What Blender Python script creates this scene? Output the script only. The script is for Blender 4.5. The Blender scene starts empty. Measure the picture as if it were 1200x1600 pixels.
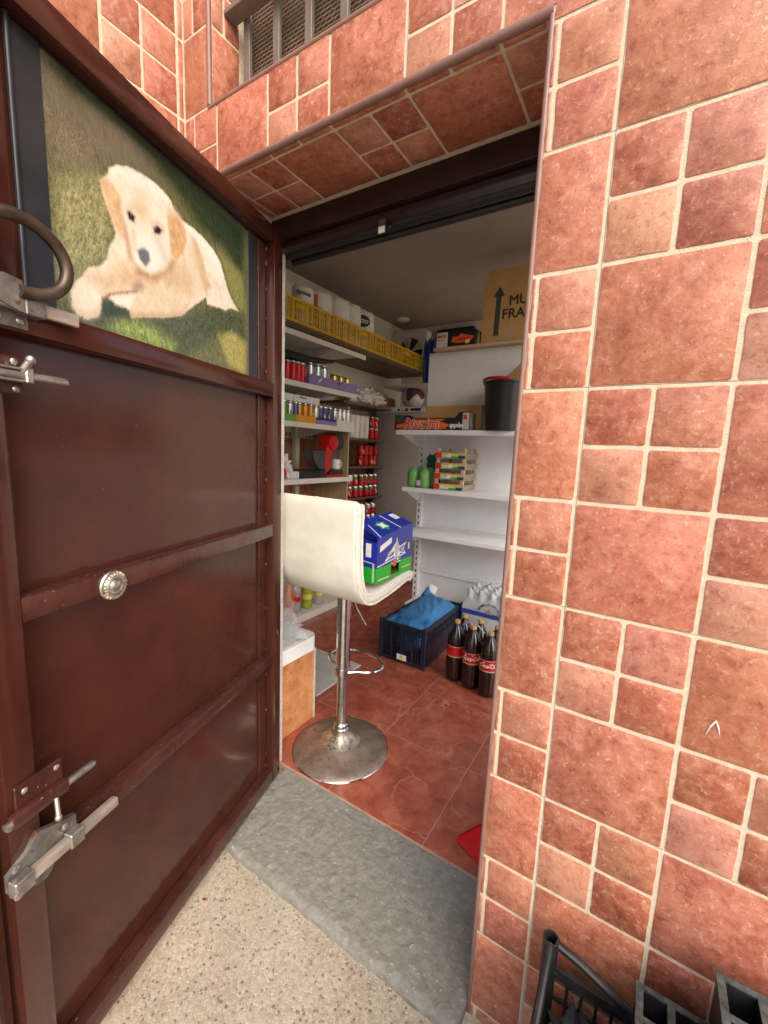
import bpy, bmesh, math, random
import numpy as np
from mathutils import Matrix, Vector, noise as mnoise
random.seed(7); rng = np.random.default_rng(11)
scene = bpy.context.scene
COL = scene.collection
R_ = math.radians

# ------------------------------------------------------------------ camera
cam_d = bpy.data.cameras.new('camera'); cam = bpy.data.objects.new('camera', cam_d); COL.objects.link(cam)
cam_d.sensor_fit = 'HORIZONTAL'; cam_d.sensor_width = 36.0; cam_d.lens = 19.696
cam_d.clip_start = 0.02; cam_d.clip_end = 400
_right = Vector((0.84290236, 0.53652074, 0.04075667)); _up = -Vector((0.11077713, -0.09891435, -0.9889107)); _back = -Vector((-0.52653968, 0.83807007, -0.14280937))
cam.matrix_world = Matrix(((_right.x, _up.x, _back.x, 0.11084), (_right.y, _up.y, _back.y, -0.82605), (_right.z, _up.z, _back.z, 1.27696), (0, 0, 0, 1)))
scene.camera = cam
scene.render.resolution_x = 768; scene.render.resolution_y = 1024

# ------------------------------------------------------------------ daylight
SUN_DIR = Vector((0.68, -0.52, 0.74)).normalized()          # from the place towards the sun
world = bpy.data.worlds.new('World'); scene.world = world; world.use_nodes = True
wn = world.node_tree.nodes; wl = world.node_tree.links; wn.clear()
sky = wn.new('ShaderNodeTexSky'); sky.sky_type = 'NISHITA'; sky.sun_disc = False
sky.sun_elevation = math.asin(SUN_DIR.z); sky.sun_rotation = math.atan2(SUN_DIR.x, SUN_DIR.y)
sky.air_density = 1.0; sky.dust_density = 4.0; sky.ozone_density = 0.6
wb = wn.new('ShaderNodeBackground'); wb.inputs['Strength'].default_value = 0.15
wo = wn.new('ShaderNodeOutputWorld')
wl.new(sky.outputs[0], wb.inputs[0]); wl.new(wb.outputs[0], wo.inputs[0])
sun_d = bpy.data.lights.new('sun', 'SUN'); sun = bpy.data.objects.new('sun', sun_d); COL.objects.link(sun)
sun_d.energy = 1.5; sun_d.angle = R_(70); sun_d.color = (1.0, 0.93, 0.82)
sun.rotation_euler = (-SUN_DIR).to_track_quat('-Z', 'Y').to_euler()
vs = scene.view_settings
vs.view_transform = 'Standard'; vs.look = 'None'; vs.gamma = 1.0; vs.use_curve_mapping = False
vs.exposure = 0.92
scene.cycles.max_bounces = 14; scene.cycles.diffuse_bounces = 8; scene.cycles.glossy_bounces = 5
scene.cycles.transmission_bounces = 6; scene.cycles.transparent_max_bounces = 10

# ------------------------------------------------------------------ materials
def lin(c):
    c = c / 255.0
    return c / 12.92 if c <= 0.04045 else ((c + 0.055) / 1.055) ** 2.4
def S(r, g, b, k=1.0): return (lin(r) * k, lin(g) * k, lin(b) * k)
MATS = {}
def mk(name, col, rough=0.5, metal=0.0, var=0.12, vs=14.0, col2=None, bump=0.0, bs=120.0, coat=0.0, trans=0.0, ior=1.45,
       alpha=1.0, spec=0.5, detail=5.0, rw=0.18, speck=None, sthr=0.68, sscale=90.0, rvar=0.1, sss=0.0, stretch=None, perobj=False):
    m = bpy.data.materials.new(name); m.use_nodes = True; MATS[name] = m
    nt = m.node_tree; n = nt.nodes; l = nt.links
    p = n['Principled BSDF']
    tc = n.new('ShaderNodeTexCoord'); vec = tc.outputs['Object']
    if perobj:
        oi = n.new('ShaderNodeObjectInfo'); mu = n.new('ShaderNodeMath'); mu.operation = 'MULTIPLY'; mu.inputs[1].default_value = 53.0
        l.new(oi.outputs['Random'], mu.inputs[0]); ad = n.new('ShaderNodeVectorMath'); ad.operation = 'ADD'
        l.new(vec, ad.inputs[0]); l.new(mu.outputs[0], ad.inputs[1]); vec = ad.outputs[0]
    if stretch:
        mp = n.new('ShaderNodeMapping'); mp.inputs['Scale'].default_value = stretch; l.new(vec, mp.inputs['Vector']); vec = mp.outputs[0]
    nz = n.new('ShaderNodeTexNoise'); nz.inputs['Scale'].default_value = vs; nz.inputs['Detail'].default_value = detail; nz.inputs['Roughness'].default_value = 0.62
    l.new(vec, nz.inputs['Vector'])
    rp = n.new('ShaderNodeValToRGB'); rp.color_ramp.elements[0].position = 0.5 - rw; rp.color_ramp.elements[1].position = 0.5 + rw
    a = tuple(max(0, c * (1 - var)) for c in col); b = col2 if col2 else tuple(min(1, c * (1 + var)) for c in col)
    rp.color_ramp.elements[0].color = (*a, 1); rp.color_ramp.elements[1].color = (*b, 1)
    l.new(nz.outputs['Fac'], rp.inputs[0]); out = rp.outputs[0]
    if speck:
        n2 = n.new('ShaderNodeTexNoise'); n2.inputs['Scale'].default_value = sscale; n2.inputs['Detail'].default_value = 3
        l.new(vec, n2.inputs['Vector'])
        r2 = n.new('ShaderNodeValToRGB'); r2.color_ramp.elements[0].position = sthr; r2.color_ramp.elements[1].position = min(1, sthr + 0.05)
        l.new(n2.outputs['Fac'], r2.inputs[0])
        mx = n.new('ShaderNodeMix'); mx.data_type = 'RGBA'; l.new(r2.outputs[0], mx.inputs[0]); l.new(out, mx.inputs[6]); mx.inputs[7].default_value = (*speck, 1)
        out = mx.outputs[2]
    l.new(out, p.inputs['Base Color'])
    if rvar:
        mr = n.new('ShaderNodeMapRange'); mr.inputs['To Min'].default_value = max(0.02, rough - rvar); mr.inputs['To Max'].default_value = min(1, rough + rvar)
        l.new(nz.outputs['Fac'], mr.inputs[0]); l.new(mr.outputs[0], p.inputs['Roughness'])
    else: p.inputs['Roughness'].default_value = rough
    p.inputs['Metallic'].default_value = metal
    p.inputs['Specular IOR Level'].default_value = spec
    p.inputs['Coat Weight'].default_value = coat; p.inputs['Coat Roughness'].default_value = 0.08
    p.inputs['Transmission Weight'].default_value = trans; p.inputs['IOR'].default_value = ior; p.inputs['Alpha'].default_value = alpha
    if sss: p.inputs['Subsurface Weight'].default_value = sss; p.inputs['Subsurface Radius'].default_value = (0.01, 0.008, 0.006)
    if bump:
        n3 = n.new('ShaderNodeTexNoise'); n3.inputs['Scale'].default_value = bs; n3.inputs['Detail'].default_value = 6; l.new(vec, n3.inputs['Vector'])
        bp = n.new('ShaderNodeBump'); bp.inputs['Strength'].default_value = bump; bp.inputs['Distance'].default_value = 0.004
        l.new(n3.outputs['Fac'], bp.inputs['Height']); l.new(bp.outputs[0], p.inputs['Normal'])
    return m

def tile_material():
    m = bpy.data.materials.new('rustic_tile'); m.use_nodes = True; MATS['tile'] = m
    n = m.node_tree.nodes; l = m.node_tree.links; p = n['Principled BSDF']
    tc = n.new('ShaderNodeTexCoord'); oi = n.new('ShaderNodeObjectInfo')
    mu = n.new('ShaderNodeMath'); mu.operation = 'MULTIPLY'; mu.inputs[1].default_value = 71.0; l.new(oi.outputs['Random'], mu.inputs[0])
    ad = n.new('ShaderNodeVectorMath'); ad.operation = 'ADD'; l.new(tc.outputs['Object'], ad.inputs[0]); l.new(mu.outputs[0], ad.inputs[1]); v = ad.outputs[0]
    def nz(s, d, r=0.6, dist=0.0):
        x = n.new('ShaderNodeTexNoise'); x.inputs['Scale'].default_value = s; x.inputs['Detail'].default_value = d; x.inputs['Roughness'].default_value = r; x.inputs['Distortion'].default_value = dist
        l.new(v, x.inputs['Vector']); return x.outputs['Fac']
    def ramp(f, a, b):
        x = n.new('ShaderNodeMapRange'); x.inputs[1].default_value = a; x.inputs[2].default_value = b; l.new(f, x.inputs[0]); return x.outputs[0]
    def mix(f, a, b, mode='MIX'):
        x = n.new('ShaderNodeMix'); x.data_type = 'RGBA'; x.blend_type = mode
        if hasattr(f, 'links'): l.new(f, x.inputs[0])
        else: x.inputs[0].default_value = f
        for k, c in ((6, a), (7, b)):
            if isinstance(c, tuple): x.inputs[k].default_value = (*c, 1)
            else: l.new(c, x.inputs[k])
        return x.outputs[2]
    big = nz(11, 4); med = nz(48, 8, 0.74, 0.35); fine = nz(170, 4, 0.65, 0.2); pits = nz(110, 5, 0.7, 0.25)
    base = oi.outputs['Color']
    c = mix(ramp(big, 0.35, 0.7), mix(1.0, base, (0.84, 0.74, 0.70), 'MULTIPLY'), mix(1.0, base, (1.16, 1.26, 1.22), 'MULTIPLY'))
    cloud = n.new('ShaderNodeMath'); cloud.operation = 'MULTIPLY'; cloud.inputs[1].default_value = 0.62; l.new(ramp(med, 0.50, 0.68), cloud.inputs[0])
    c = mix(cloud.outputs[0], c, (0.56, 0.30, 0.205))
    dk = n.new('ShaderNodeMath'); dk.operation = 'MULTIPLY'; dk.inputs[1].default_value = 0.8; l.new(ramp(med, 0.47, 0.33), dk.inputs[0])
    c = mix(dk.outputs[0], c, mix(1.0, base, (0.50, 0.36, 0.34), 'MULTIPLY'))
    sp = n.new('ShaderNodeMath'); sp.operation = 'MULTIPLY'; sp.inputs[1].default_value = 0.40; l.new(ramp(pits, 0.585, 0.65), sp.inputs[0])
    c = mix(sp.outputs[0], c, (0.68, 0.46, 0.34))
    ds = n.new('ShaderNodeMath'); ds.operation = 'MULTIPLY'; ds.inputs[1].default_value = 0.6; l.new(ramp(fine, 0.40, 0.30), ds.inputs[0])
    c = mix(ds.outputs[0], c, (0.13, 0.045, 0.03))
    ge = n.new('ShaderNodeNewGeometry'); mp = n.new('ShaderNodeMapping'); mp.inputs['Scale'].default_value = (16, 16, 1.6); l.new(ge.outputs['Position'], mp.inputs['Vector'])
    stn = n.new('ShaderNodeTexNoise'); stn.inputs['Scale'].default_value = 1.0; stn.inputs['Detail'].default_value = 4; l.new(mp.outputs[0], stn.inputs['Vector'])
    sm = n.new('ShaderNodeMath'); sm.operation = 'MULTIPLY'; sm.inputs[1].default_value = 0.5; l.new(ramp(stn.outputs['Fac'], 0.56, 0.74), sm.inputs[0])
    c = mix(sm.outputs[0], c, mix(1.0, c, (0.66, 0.56, 0.50), 'MULTIPLY'))
    l.new(c, p.inputs['Base Color'])
    rr = n.new('ShaderNodeMapRange'); rr.inputs[3].default_value = 0.36; rr.inputs[4].default_value = 0.62; l.new(med, rr.inputs[0]); l.new(rr.outputs[0], p.inputs['Roughness'])
    h = n.new('ShaderNodeMath'); h.operation = 'ADD'; l.new(pits, h.inputs[0]); l.new(med, h.inputs[1])
    bp = n.new('ShaderNodeBump'); bp.inputs['Strength'].default_value = 0.34; bp.inputs['Distance'].default_value = 0.003; l.new(h.outputs[0], bp.inputs['Height']); l.new(bp.outputs[0], p.inputs['Normal'])
tile_material()

def terrazzo():
    m = bpy.data.materials.new('washed_pebble_terrazzo'); m.use_nodes = True; MATS['terrazzo'] = m
    n = m.node_tree.nodes; l = m.node_tree.links; p = n['Principled BSDF']; tc = n.new('ShaderNodeTexCoord'); v = tc.outputs['Object']
    vo = n.new('ShaderNodeTexVoronoi'); vo.inputs['Scale'].default_value = 175; vo.inputs['Randomness'].default_value = 1; l.new(v, vo.inputs['Vector'])
    rp = n.new('ShaderNodeValToRGB'); e = rp.color_ramp.elements
    e[0].position = 0; e[0].color = (0.17, 0.155, 0.145, 1); e[1].position = 1; e[1].color = (0.62, 0.56, 0.46, 1)
    for pos, col in ((0.06, (0.22, 0.19, 0.16)), (0.10, (0.40, 0.345, 0.275)), (0.45, (0.47, 0.415, 0.34)), (0.72, (0.55, 0.50, 0.43))):
        k = e.new(pos); k.color = (*col, 1)
    sp = n.new('ShaderNodeSeparateColor'); l.new(vo.outputs['Color'], sp.inputs[0]); l.new(sp.outputs[0], rp.inputs[0])
    ed = n.new('ShaderNodeTexVoronoi'); ed.feature = 'DISTANCE_TO_EDGE'; ed.inputs['Scale'].default_value = 175; l.new(v, ed.inputs['Vector'])
    mr = n.new('ShaderNodeMapRange'); mr.inputs[1].default_value = -0.10; mr.inputs[2].default_value = 0.20; l.new(ed.outputs['Distance'], mr.inputs[0])
    mx = n.new('ShaderNodeMix'); mx.data_type = 'RGBA'; l.new(mr.outputs[0], mx.inputs[0]); mx.inputs[6].default_value = (0.47, 0.40, 0.31, 1); l.new(rp.outputs[0], mx.inputs[7])
    nz = n.new('ShaderNodeTexNoise'); nz.inputs['Scale'].default_value = 4.0; nz.inputs['Detail'].default_value = 6; l.new(v, nz.inputs['Vector'])
    m2 = n.new('ShaderNodeMix'); m2.data_type = 'RGBA'; m2.blend_type = 'MULTIPLY'; m2.inputs[0].default_value = 1
    r2 = n.new('ShaderNodeValToRGB'); r2.color_ramp.elements[0].position = 0.3; r2.color_ramp.elements[0].color = (0.66, 0.63, 0.58, 1); r2.color_ramp.elements[1].position = 0.65; r2.color_ramp.elements[1].color = (0.92, 0.91, 0.88, 1)
    l.new(nz.outputs['Fac'], r2.inputs[0]); l.new(mx.outputs[2], m2.inputs[6]); l.new(r2.outputs[0], m2.inputs[7])
    l.new(m2.outputs[2], p.inputs['Base Color']); p.inputs['Roughness'].default_value = 0.62
    bp = n.new('ShaderNodeBump'); bp.inputs['Strength'].default_value = 0.3; bp.inputs['Distance'].default_value = 0.003; l.new(mr.outputs[0], bp.inputs['Height']); l.new(bp.outputs[0], p.inputs['Normal'])
terrazzo()

def marble_floor():
    m = bpy.data.materials.new('red_marbled_floor_tile'); m.use_nodes = True; MATS['floor_tile'] = m
    n = m.node_tree.nodes; l = m.node_tree.links; p = n['Principled BSDF']; tc = n.new('ShaderNodeTexCoord'); oi = n.new('ShaderNodeObjectInfo')
    mu = n.new('ShaderNodeMath'); mu.operation = 'MULTIPLY'; mu.inputs[1].default_value = 37.0; l.new(oi.outputs['Random'], mu.inputs[0])
    ad = n.new('ShaderNodeVectorMath'); ad.operation = 'ADD'; l.new(tc.outputs['Object'], ad.inputs[0]); l.new(mu.outputs[0], ad.inputs[1]); v = ad.outputs[0]
    nz = n.new('ShaderNodeTexNoise'); nz.inputs['Scale'].default_value = 13; nz.inputs['Detail'].default_value = 9; nz.inputs['Distortion'].default_value = 0.5; nz.inputs['Roughness'].default_value = 0.65; l.new(v, nz.inputs['Vector'])
    rp = n.new('ShaderNodeValToRGB'); e = rp.color_ramp.elements; e[0].position = 0.25; e[0].color = (0.195, 0.044, 0.028, 1); e[1].position = 0.78; e[1].color = (0.47, 0.155, 0.10, 1)
    k = e.new(0.5); k.color = (0.30, 0.079, 0.048, 1); l.new(nz.outputs['Fac'], rp.inputs[0])
    # veins
    ws = n.new('ShaderNodeTexNoise'); ws.inputs['Scale'].default_value = 4.0; ws.inputs['Detail'].default_value = 4; l.new(v, ws.inputs['Vector'])
    wp = n.new('ShaderNodeVectorMath'); wp.operation = 'MULTIPLY_ADD'; wp.inputs[1].default_value = (0.35, 0.35, 0.35); l.new(ws.outputs['Color'], wp.inputs[0]); l.new(v, wp.inputs[2])
    vo = n.new('ShaderNodeTexVoronoi'); vo.feature = 'DISTANCE_TO_EDGE'; vo.inputs['Scale'].default_value = 5.5; l.new(wp.outputs[0], vo.inputs['Vector'])
    mr = n.new('ShaderNodeMapRange'); mr.inputs[1].default_value = 0.0; mr.inputs[2].default_value = 0.025; mr.inputs[3].default_value = 0.55; mr.inputs[4].default_value = 0; l.new(vo.outputs['Distance'], mr.inputs[0])
    gate = n.new('ShaderNodeMath'); gate.operation = 'MULTIPLY'; g2 = n.new('ShaderNodeMapRange'); g2.inputs[1].default_value = 0.48; g2.inputs[2].default_value = 0.62; l.new(ws.outputs['Fac'], g2.inputs[0])
    l.new(mr.outputs[0], gate.inputs[0]); l.new(g2.outputs[0], gate.inputs[1])
    mx = n.new('ShaderNodeMix'); mx.data_type = 'RGBA'; l.new(gate.outputs[0], mx.inputs[0]); l.new(rp.outputs[0], mx.inputs[6]); mx.inputs[7].default_value = (0.50, 0.26, 0.18, 1)
    l.new(mx.outputs[2], p.inputs['Base Color'])
    r3 = n.new('ShaderNodeMapRange'); r3.inputs[3].default_value = 0.10; r3.inputs[4].default_value = 0.32; l.new(nz.outputs['Fac'], r3.inputs[0]); l.new(r3.outputs[0], p.inputs['Roughness'])
marble_floor()

mk('grout', (0.60, 0.505, 0.38), 0.9, var=0.14, vs=60, bump=0.5, bs=500, rvar=0)
mk('floor_grout', (0.40, 0.27, 0.20), 0.85, var=0.2, vs=30, rvar=0)
mk('trim', (0.215, 0.12, 0.098), 0.38, var=0.12, vs=25)
mk('door_paint', (0.0500, 0.0142, 0.0092), 0.14, var=0.20, vs=8.0, coat=0.0, spec=0.5, bump=0.04, bs=7, speck=(0.15, 0.10, 0.085), sthr=0.745, sscale=120, rvar=0.06)
mk('door_paint_worn', (0.052, 0.0165, 0.0125), 0.28, var=0.35, vs=9, coat=0.2, bump=0.25, bs=70, speck=(0.24, 0.17, 0.16), sthr=0.69, sscale=130, rvar=0.12)
mk('frame_paint', (0.018, 0.006, 0.005), 0.35, var=0.3, vs=10, speck=(0.2, 0.15, 0.13), sthr=0.74, sscale=90)
mk('raw_strip', (0.50, 0.47, 0.45), 0.5, var=0.2, vs=60)
mk('steel', (0.42, 0.40, 0.38), 0.34, metal=0.9, var=0.35, vs=28, rvar=0.15, bump=0.1, bs=90)
mk('rusty_steel', (0.17, 0.15, 0.13), 0.45, metal=0.6, var=0.45, vs=24, col2=(0.27, 0.26, 0.24), rvar=0.15, bump=0.15, bs=110, speck=(0.17, 0.07, 0.03), sthr=0.62, sscale=35)
mk('dark_steel', (0.085, 0.062, 0.048), 0.38, metal=0.7, var=0.5, vs=20, speck=(0.36, 0.25, 0.17), sthr=0.66, sscale=28)
mk('worn_wood_metal', (0.34, 0.285, 0.24), 0.5, metal=0.35, var=0.35, vs=30, stretch=(0.3, 1, 1), speck=(0.2, 0.11, 0.07), sthr=0.63, sscale=45)
mk('brass', (0.46, 0.45, 0.38), 0.3, metal=0.9, var=0.25, vs=60)
mk('vinyl', (0.021, 0.023, 0.029), 0.34, var=0.25, vs=9, bump=0.15, bs=35)
mk('slab', (0.205, 0.198, 0.170), 0.72, var=0.18, vs=34, col2=(0.250, 0.243, 0.214), detail=15, rw=0.18, bump=1.6, bs=45, speck=(0.37, 0.36, 0.325), sthr=0.655, sscale=90, rvar=0.14)
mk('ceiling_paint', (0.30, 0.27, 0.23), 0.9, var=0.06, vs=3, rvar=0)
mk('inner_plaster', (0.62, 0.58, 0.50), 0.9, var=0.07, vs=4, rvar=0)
mk('wainscot', (0.30, 0.115, 0.045), 0.35, var=0.35, vs=14, col2=(0.40, 0.18, 0.08))
mk('border_tile', (0.60, 0.56, 0.48), 0.4, var=0.5, vs=55)
mk('orange_stone', (0.52, 0.19, 0.065), 0.42, var=0.22, vs=20, col2=(0.62, 0.30, 0.13), detail=7, speck=(0.30, 0.10, 0.04), sthr=0.63, sscale=60, bump=0.1, bs=80)
mk('white_plastic', (0.74, 0.76, 0.77), 0.32, var=0.05, vs=20)
mk('cream_leather', (0.66, 0.635, 0.56), 0.40, var=0.10, vs=6, col2=(0.72, 0.70, 0.635), bump=0.2, bs=30, speck=(0.80, 0.78, 0.72), sthr=0.72, sscale=24, rvar=0.08)
mk('leather_scuff', (0.74, 0.71, 0.63), 0.62, var=0.20, vs=60, bump=0.7, bs=120)
mk('chrome', (0.62, 0.60, 0.58), 0.14, metal=1.0, var=0.25, vs=40, speck=(0.28, 0.22, 0.17), sthr=0.66, sscale=80, rvar=0.09)
mk('tarnished_base', (0.25, 0.175, 0.135), 0.42, metal=0.6, var=0.25, vs=16, col2=(0.34, 0.27, 0.22), speck=(0.19, 0.125, 0.09), sthr=0.62, sscale=50, rvar=0.14, bump=0.08, bs=50)
mk('chrome_rust', (0.50, 0.45, 0.37), 0.3, metal=0.85, var=0.25, vs=50, speck=(0.27, 0.19, 0.13), sthr=0.57, sscale=90)
mk('white_metal', (0.74, 0.76, 0.79), 0.42, var=0.05, vs=6, spec=0.4)
mk('cream_metal', (0.62, 0.60, 0.53), 0.42, var=0.06, vs=6)
mk('freezer_grey', (0.45, 0.45, 0.435), 0.4, var=0.04, vs=4)
mk('slot_dark', (0.012, 0.012, 0.013), 0.8, rvar=0)
mk('black_plastic', (0.014, 0.0145, 0.016), 0.42, var=0.3, vs=30)
mk('dusty_black', (0.013, 0.0135, 0.015), 0.45, var=0.4, vs=30, speck=(0.04, 0.042, 0.043), sthr=0.64, sscale=60)
mk('weathered_grey', (0.03, 0.035, 0.035), 0.6, var=0.5, vs=60, col2=(0.085, 0.10, 0.098))
mk('seam_grey', (0.20, 0.15, 0.11), 0.8, rvar=0)
mk('navy_crate', (0.012, 0.016, 0.032), 0.4, var=0.3, vs=20)
mk('blue_bag', (0.022, 0.13, 0.34), 0.30, var=0.25, vs=9, col2=(0.05, 0.21, 0.46), bump=0.35, bs=40)
mk('blue_cloth', (0.010, 0.05, 0.22), 0.45, var=0.25, vs=20)
mk('label_paper', (0.72, 0.72, 0.66), 0.6, var=0.1, vs=120, rvar=0)
mk('label_yellow', (0.62, 0.58, 0.10), 0.6, rvar=0)
mk('carton', (0.50, 0.31, 0.12), 0.75, var=0.1, vs=10, bump=0.06, bs=120)
mk('carton_brown', (0.36, 0.215, 0.115), 0.8, var=0.12, vs=14)
mk('ink_grey', (0.055, 0.06, 0.055), 0.7, rvar=0)
mk('ink_black', (0.012, 0.012, 0.012), 0.6, rvar=0)
mk('ink_white', (0.78, 0.78, 0.76), 0.5, rvar=0)
mk('ink_red', (0.62, 0.035, 0.02), 0.45, rvar=0)
mk('ink_orange', (0.70, 0.13, 0.03), 0.45, rvar=0)
mk('ink_yellow', (0.80, 0.66, 0.08), 0.45, rvar=0)
mk('ink_green', (0.05, 0.36, 0.10), 0.45, rvar=0)
mk('ink_navy', (0.012, 0.022, 0.055), 0.45, rvar=0)
mk('ink_silver', (0.45, 0.46, 0.48), 0.35, rvar=0)
mk('box_blue', (0.012, 0.028, 0.30), 0.32, var=0.15, vs=12)
mk('box_green', (0.012, 0.36, 0.022), 0.32, var=0.15, vs=12)
mk('box_black', (0.018, 0.016, 0.017), 0.4, var=0.25, vs=16)
mk('box_lilac', (0.235, 0.165, 0.36), 0.5, var=0.12, vs=18)
mk('box_white', (0.62, 0.62, 0.60), 0.5, var=0.06, vs=18)
mk('tray_orange', (0.60, 0.27, 0.015), 0.5, var=0.1, vs=18)
mk('tray_green', (0.13, 0.32, 0.04), 0.5, var=0.1, vs=18)
mk('tray_navy', (0.018, 0.022, 0.13), 0.5, var=0.1, vs=18)
mk('yellow_plastic', (0.60, 0.37, 0.012), 0.4, var=0.14, vs=12)
mk('tissue', (0.70, 0.68, 0.64), 0.45, var=0.08, vs=12, bump=0.25, bs=50)
mk('tissue_green', (0.02, 0.11, 0.075), 0.45, rvar=0)
mk('tissue_pink', (0.50, 0.17, 0.12), 0.45, rvar=0)
mk('can_red', (0.42, 0.010, 0.014), 0.24, metal=0.35, var=0.15, vs=40)
mk('can_green', (0.10, 0.24, 0.05), 0.22, metal=0.5, var=0.15, vs=40)
mk('can_silver', (0.50, 0.52, 0.52), 0.2, metal=0.8, var=0.1, vs=40)
mk('can_navy', (0.06, 0.08, 0.16), 0.22, metal=0.6, var=0.15, vs=40)
mk('can_orange', (0.50, 0.21, 0.03), 0.22, metal=0.5, var=0.15, vs=40)
mk('can_gold', (0.50, 0.40, 0.14), 0.25, metal=0.8, var=0.1, vs=40)
mk('aluminium', (0.60, 0.61, 0.62), 0.22, metal=1.0, var=0.05, vs=40)
mk('cola_liquid', (0.014, 0.006, 0.005), 0.10, var=0.1, vs=10, coat=0.5, rvar=0.02)
mk('cola_label', (0.44, 0.012, 0.016), 0.35, var=0.1, vs=30)
mk('cola_dark_label', (0.25, 0.02, 0.02), 0.35, var=0.1, vs=30)
mk('tan_band', (0.50, 0.35, 0.20), 0.4, rvar=0)
mk('pet_green', (0.22, 0.52, 0.17), 0.12, var=0.1, vs=12, trans=0.35, rvar=0.03)
mk('bottle_green_dark', (0.008, 0.10, 0.075), 0.25, var=0.2, vs=30)
mk('film', (0.66, 0.68, 0.70), 0.14, var=0.06, vs=30, bump=0.5, bs=35, trans=0.5, rvar=0.06)
mk('beer_blue', (0.02, 0.06, 0.30), 0.3, var=0.1, vs=20)
mk('wood_pale', (0.56, 0.39, 0.24), 0.6, var=0.2, vs=16, stretch=(1, 8, 8))
mk('wood_panel', (0.44, 0.32, 0.20), 0.5, var=0.14, vs=12, stretch=(8, 8, 0.8))
mk('wood_grey', (0.27, 0.235, 0.20), 0.7, var=0.25, vs=18)
mk('wood_board_dark', (0.12, 0.072, 0.045), 0.5, var=0.2, vs=12)
mk('red_plastic', (0.48, 0.010, 0.012), 0.35, var=0.1, vs=14)
mk('clear_bag', (0.72, 0.77, 0.80), 0.08, var=0.04, vs=10, alpha=0.20, bump=0.8, bs=26, rvar=0.04)
mk('white_bag', (0.68, 0.66, 0.62), 0.35, var=0.1, vs=14, bump=0.4, bs=30)
mk('bottle_orange', (0.55, 0.12, 0.015), 0.15, var=0.2, vs=14, rvar=0.03)
mk('bottle_lime', (0.30, 0.36, 0.04), 0.15, var=0.2, vs=14, rvar=0.03)
mk('bottle_clear', (0.50, 0.52, 0.50), 0.12, var=0.2, vs=14, alpha=0.45, rvar=0.03)
mk('fan_white', (0.60, 0.58, 0.53), 0.5, var=0.05, vs=10)
mk('smoke_tank', (0.10, 0.105, 0.11), 0.12, var=0.2, vs=10, alpha=0.6, rvar=0.03)
mk('window_dark', (0.05, 0.038, 0.028), 0.55, var=0.4, vs=8)
mk('bar_paint', (0.15, 0.125, 0.11), 0.45, var=0.2, vs=14)
mk('mesh_wire', (0.33, 0.24, 0.16), 0.5, metal=0.3, var=0.2, vs=20)
mk('mat_grey', (0.44, 0.44, 0.40), 0.6, var=0.1, vs=10, speck=(0.06, 0.06, 0.055), sthr=0.71, sscale=55)
mk('leaf_red', (0.28, 0.02, 0.012), 0.6, rvar=0)
mk('leaf_dark', (0.03, 0.028, 0.035), 0.6, rvar=0)
mk('straw_brown', (0.40, 0.25, 0.11), 0.75, var=0.25, vs=20)

def print_material():
    m = bpy.data.materials.new('photo_print'); m.use_nodes = True; MATS['print'] = m
    n = m.node_tree.nodes; l = m.node_tree.links; p = n['Principled BSDF']
    a = n.new('ShaderNodeAttribute'); a.attribute_name = 'print'; l.new(a.outputs['Color'], p.inputs['Base Color']); p.inputs['Roughness'].default_value = 0.2
print_material()
def ball_material():
    m = mk('ball', (0.62, 0.55, 0.50), 0.4); n = m.node_tree.nodes; l = m.node_tree.links; p = n['Principled BSDF']
    tc = n.new('ShaderNodeTexCoord'); vo = n.new('ShaderNodeTexVoronoi'); vo.inputs['Scale'].default_value = 9; l.new(tc.outputs['Object'], vo.inputs['Vector'])
    sp = n.new('ShaderNodeSeparateColor'); l.new(vo.outputs['Color'], sp.inputs[0]); rp = n.new('ShaderNodeValToRGB'); rp.color_ramp.interpolation = 'CONSTANT'
    e = rp.color_ramp.elements; e[0].color = (0.12, 0.02, 0.03, 1); e[1].position = 0.30; e[1].color = (0.60, 0.54, 0.49, 1); k = e.new(0.16); k.color = (0.05, 0.05, 0.06, 1)
    l.new(sp.outputs[0], rp.inputs[0]); l.new(rp.outputs[0], p.inputs['Base Color'])
ball_material()

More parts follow.
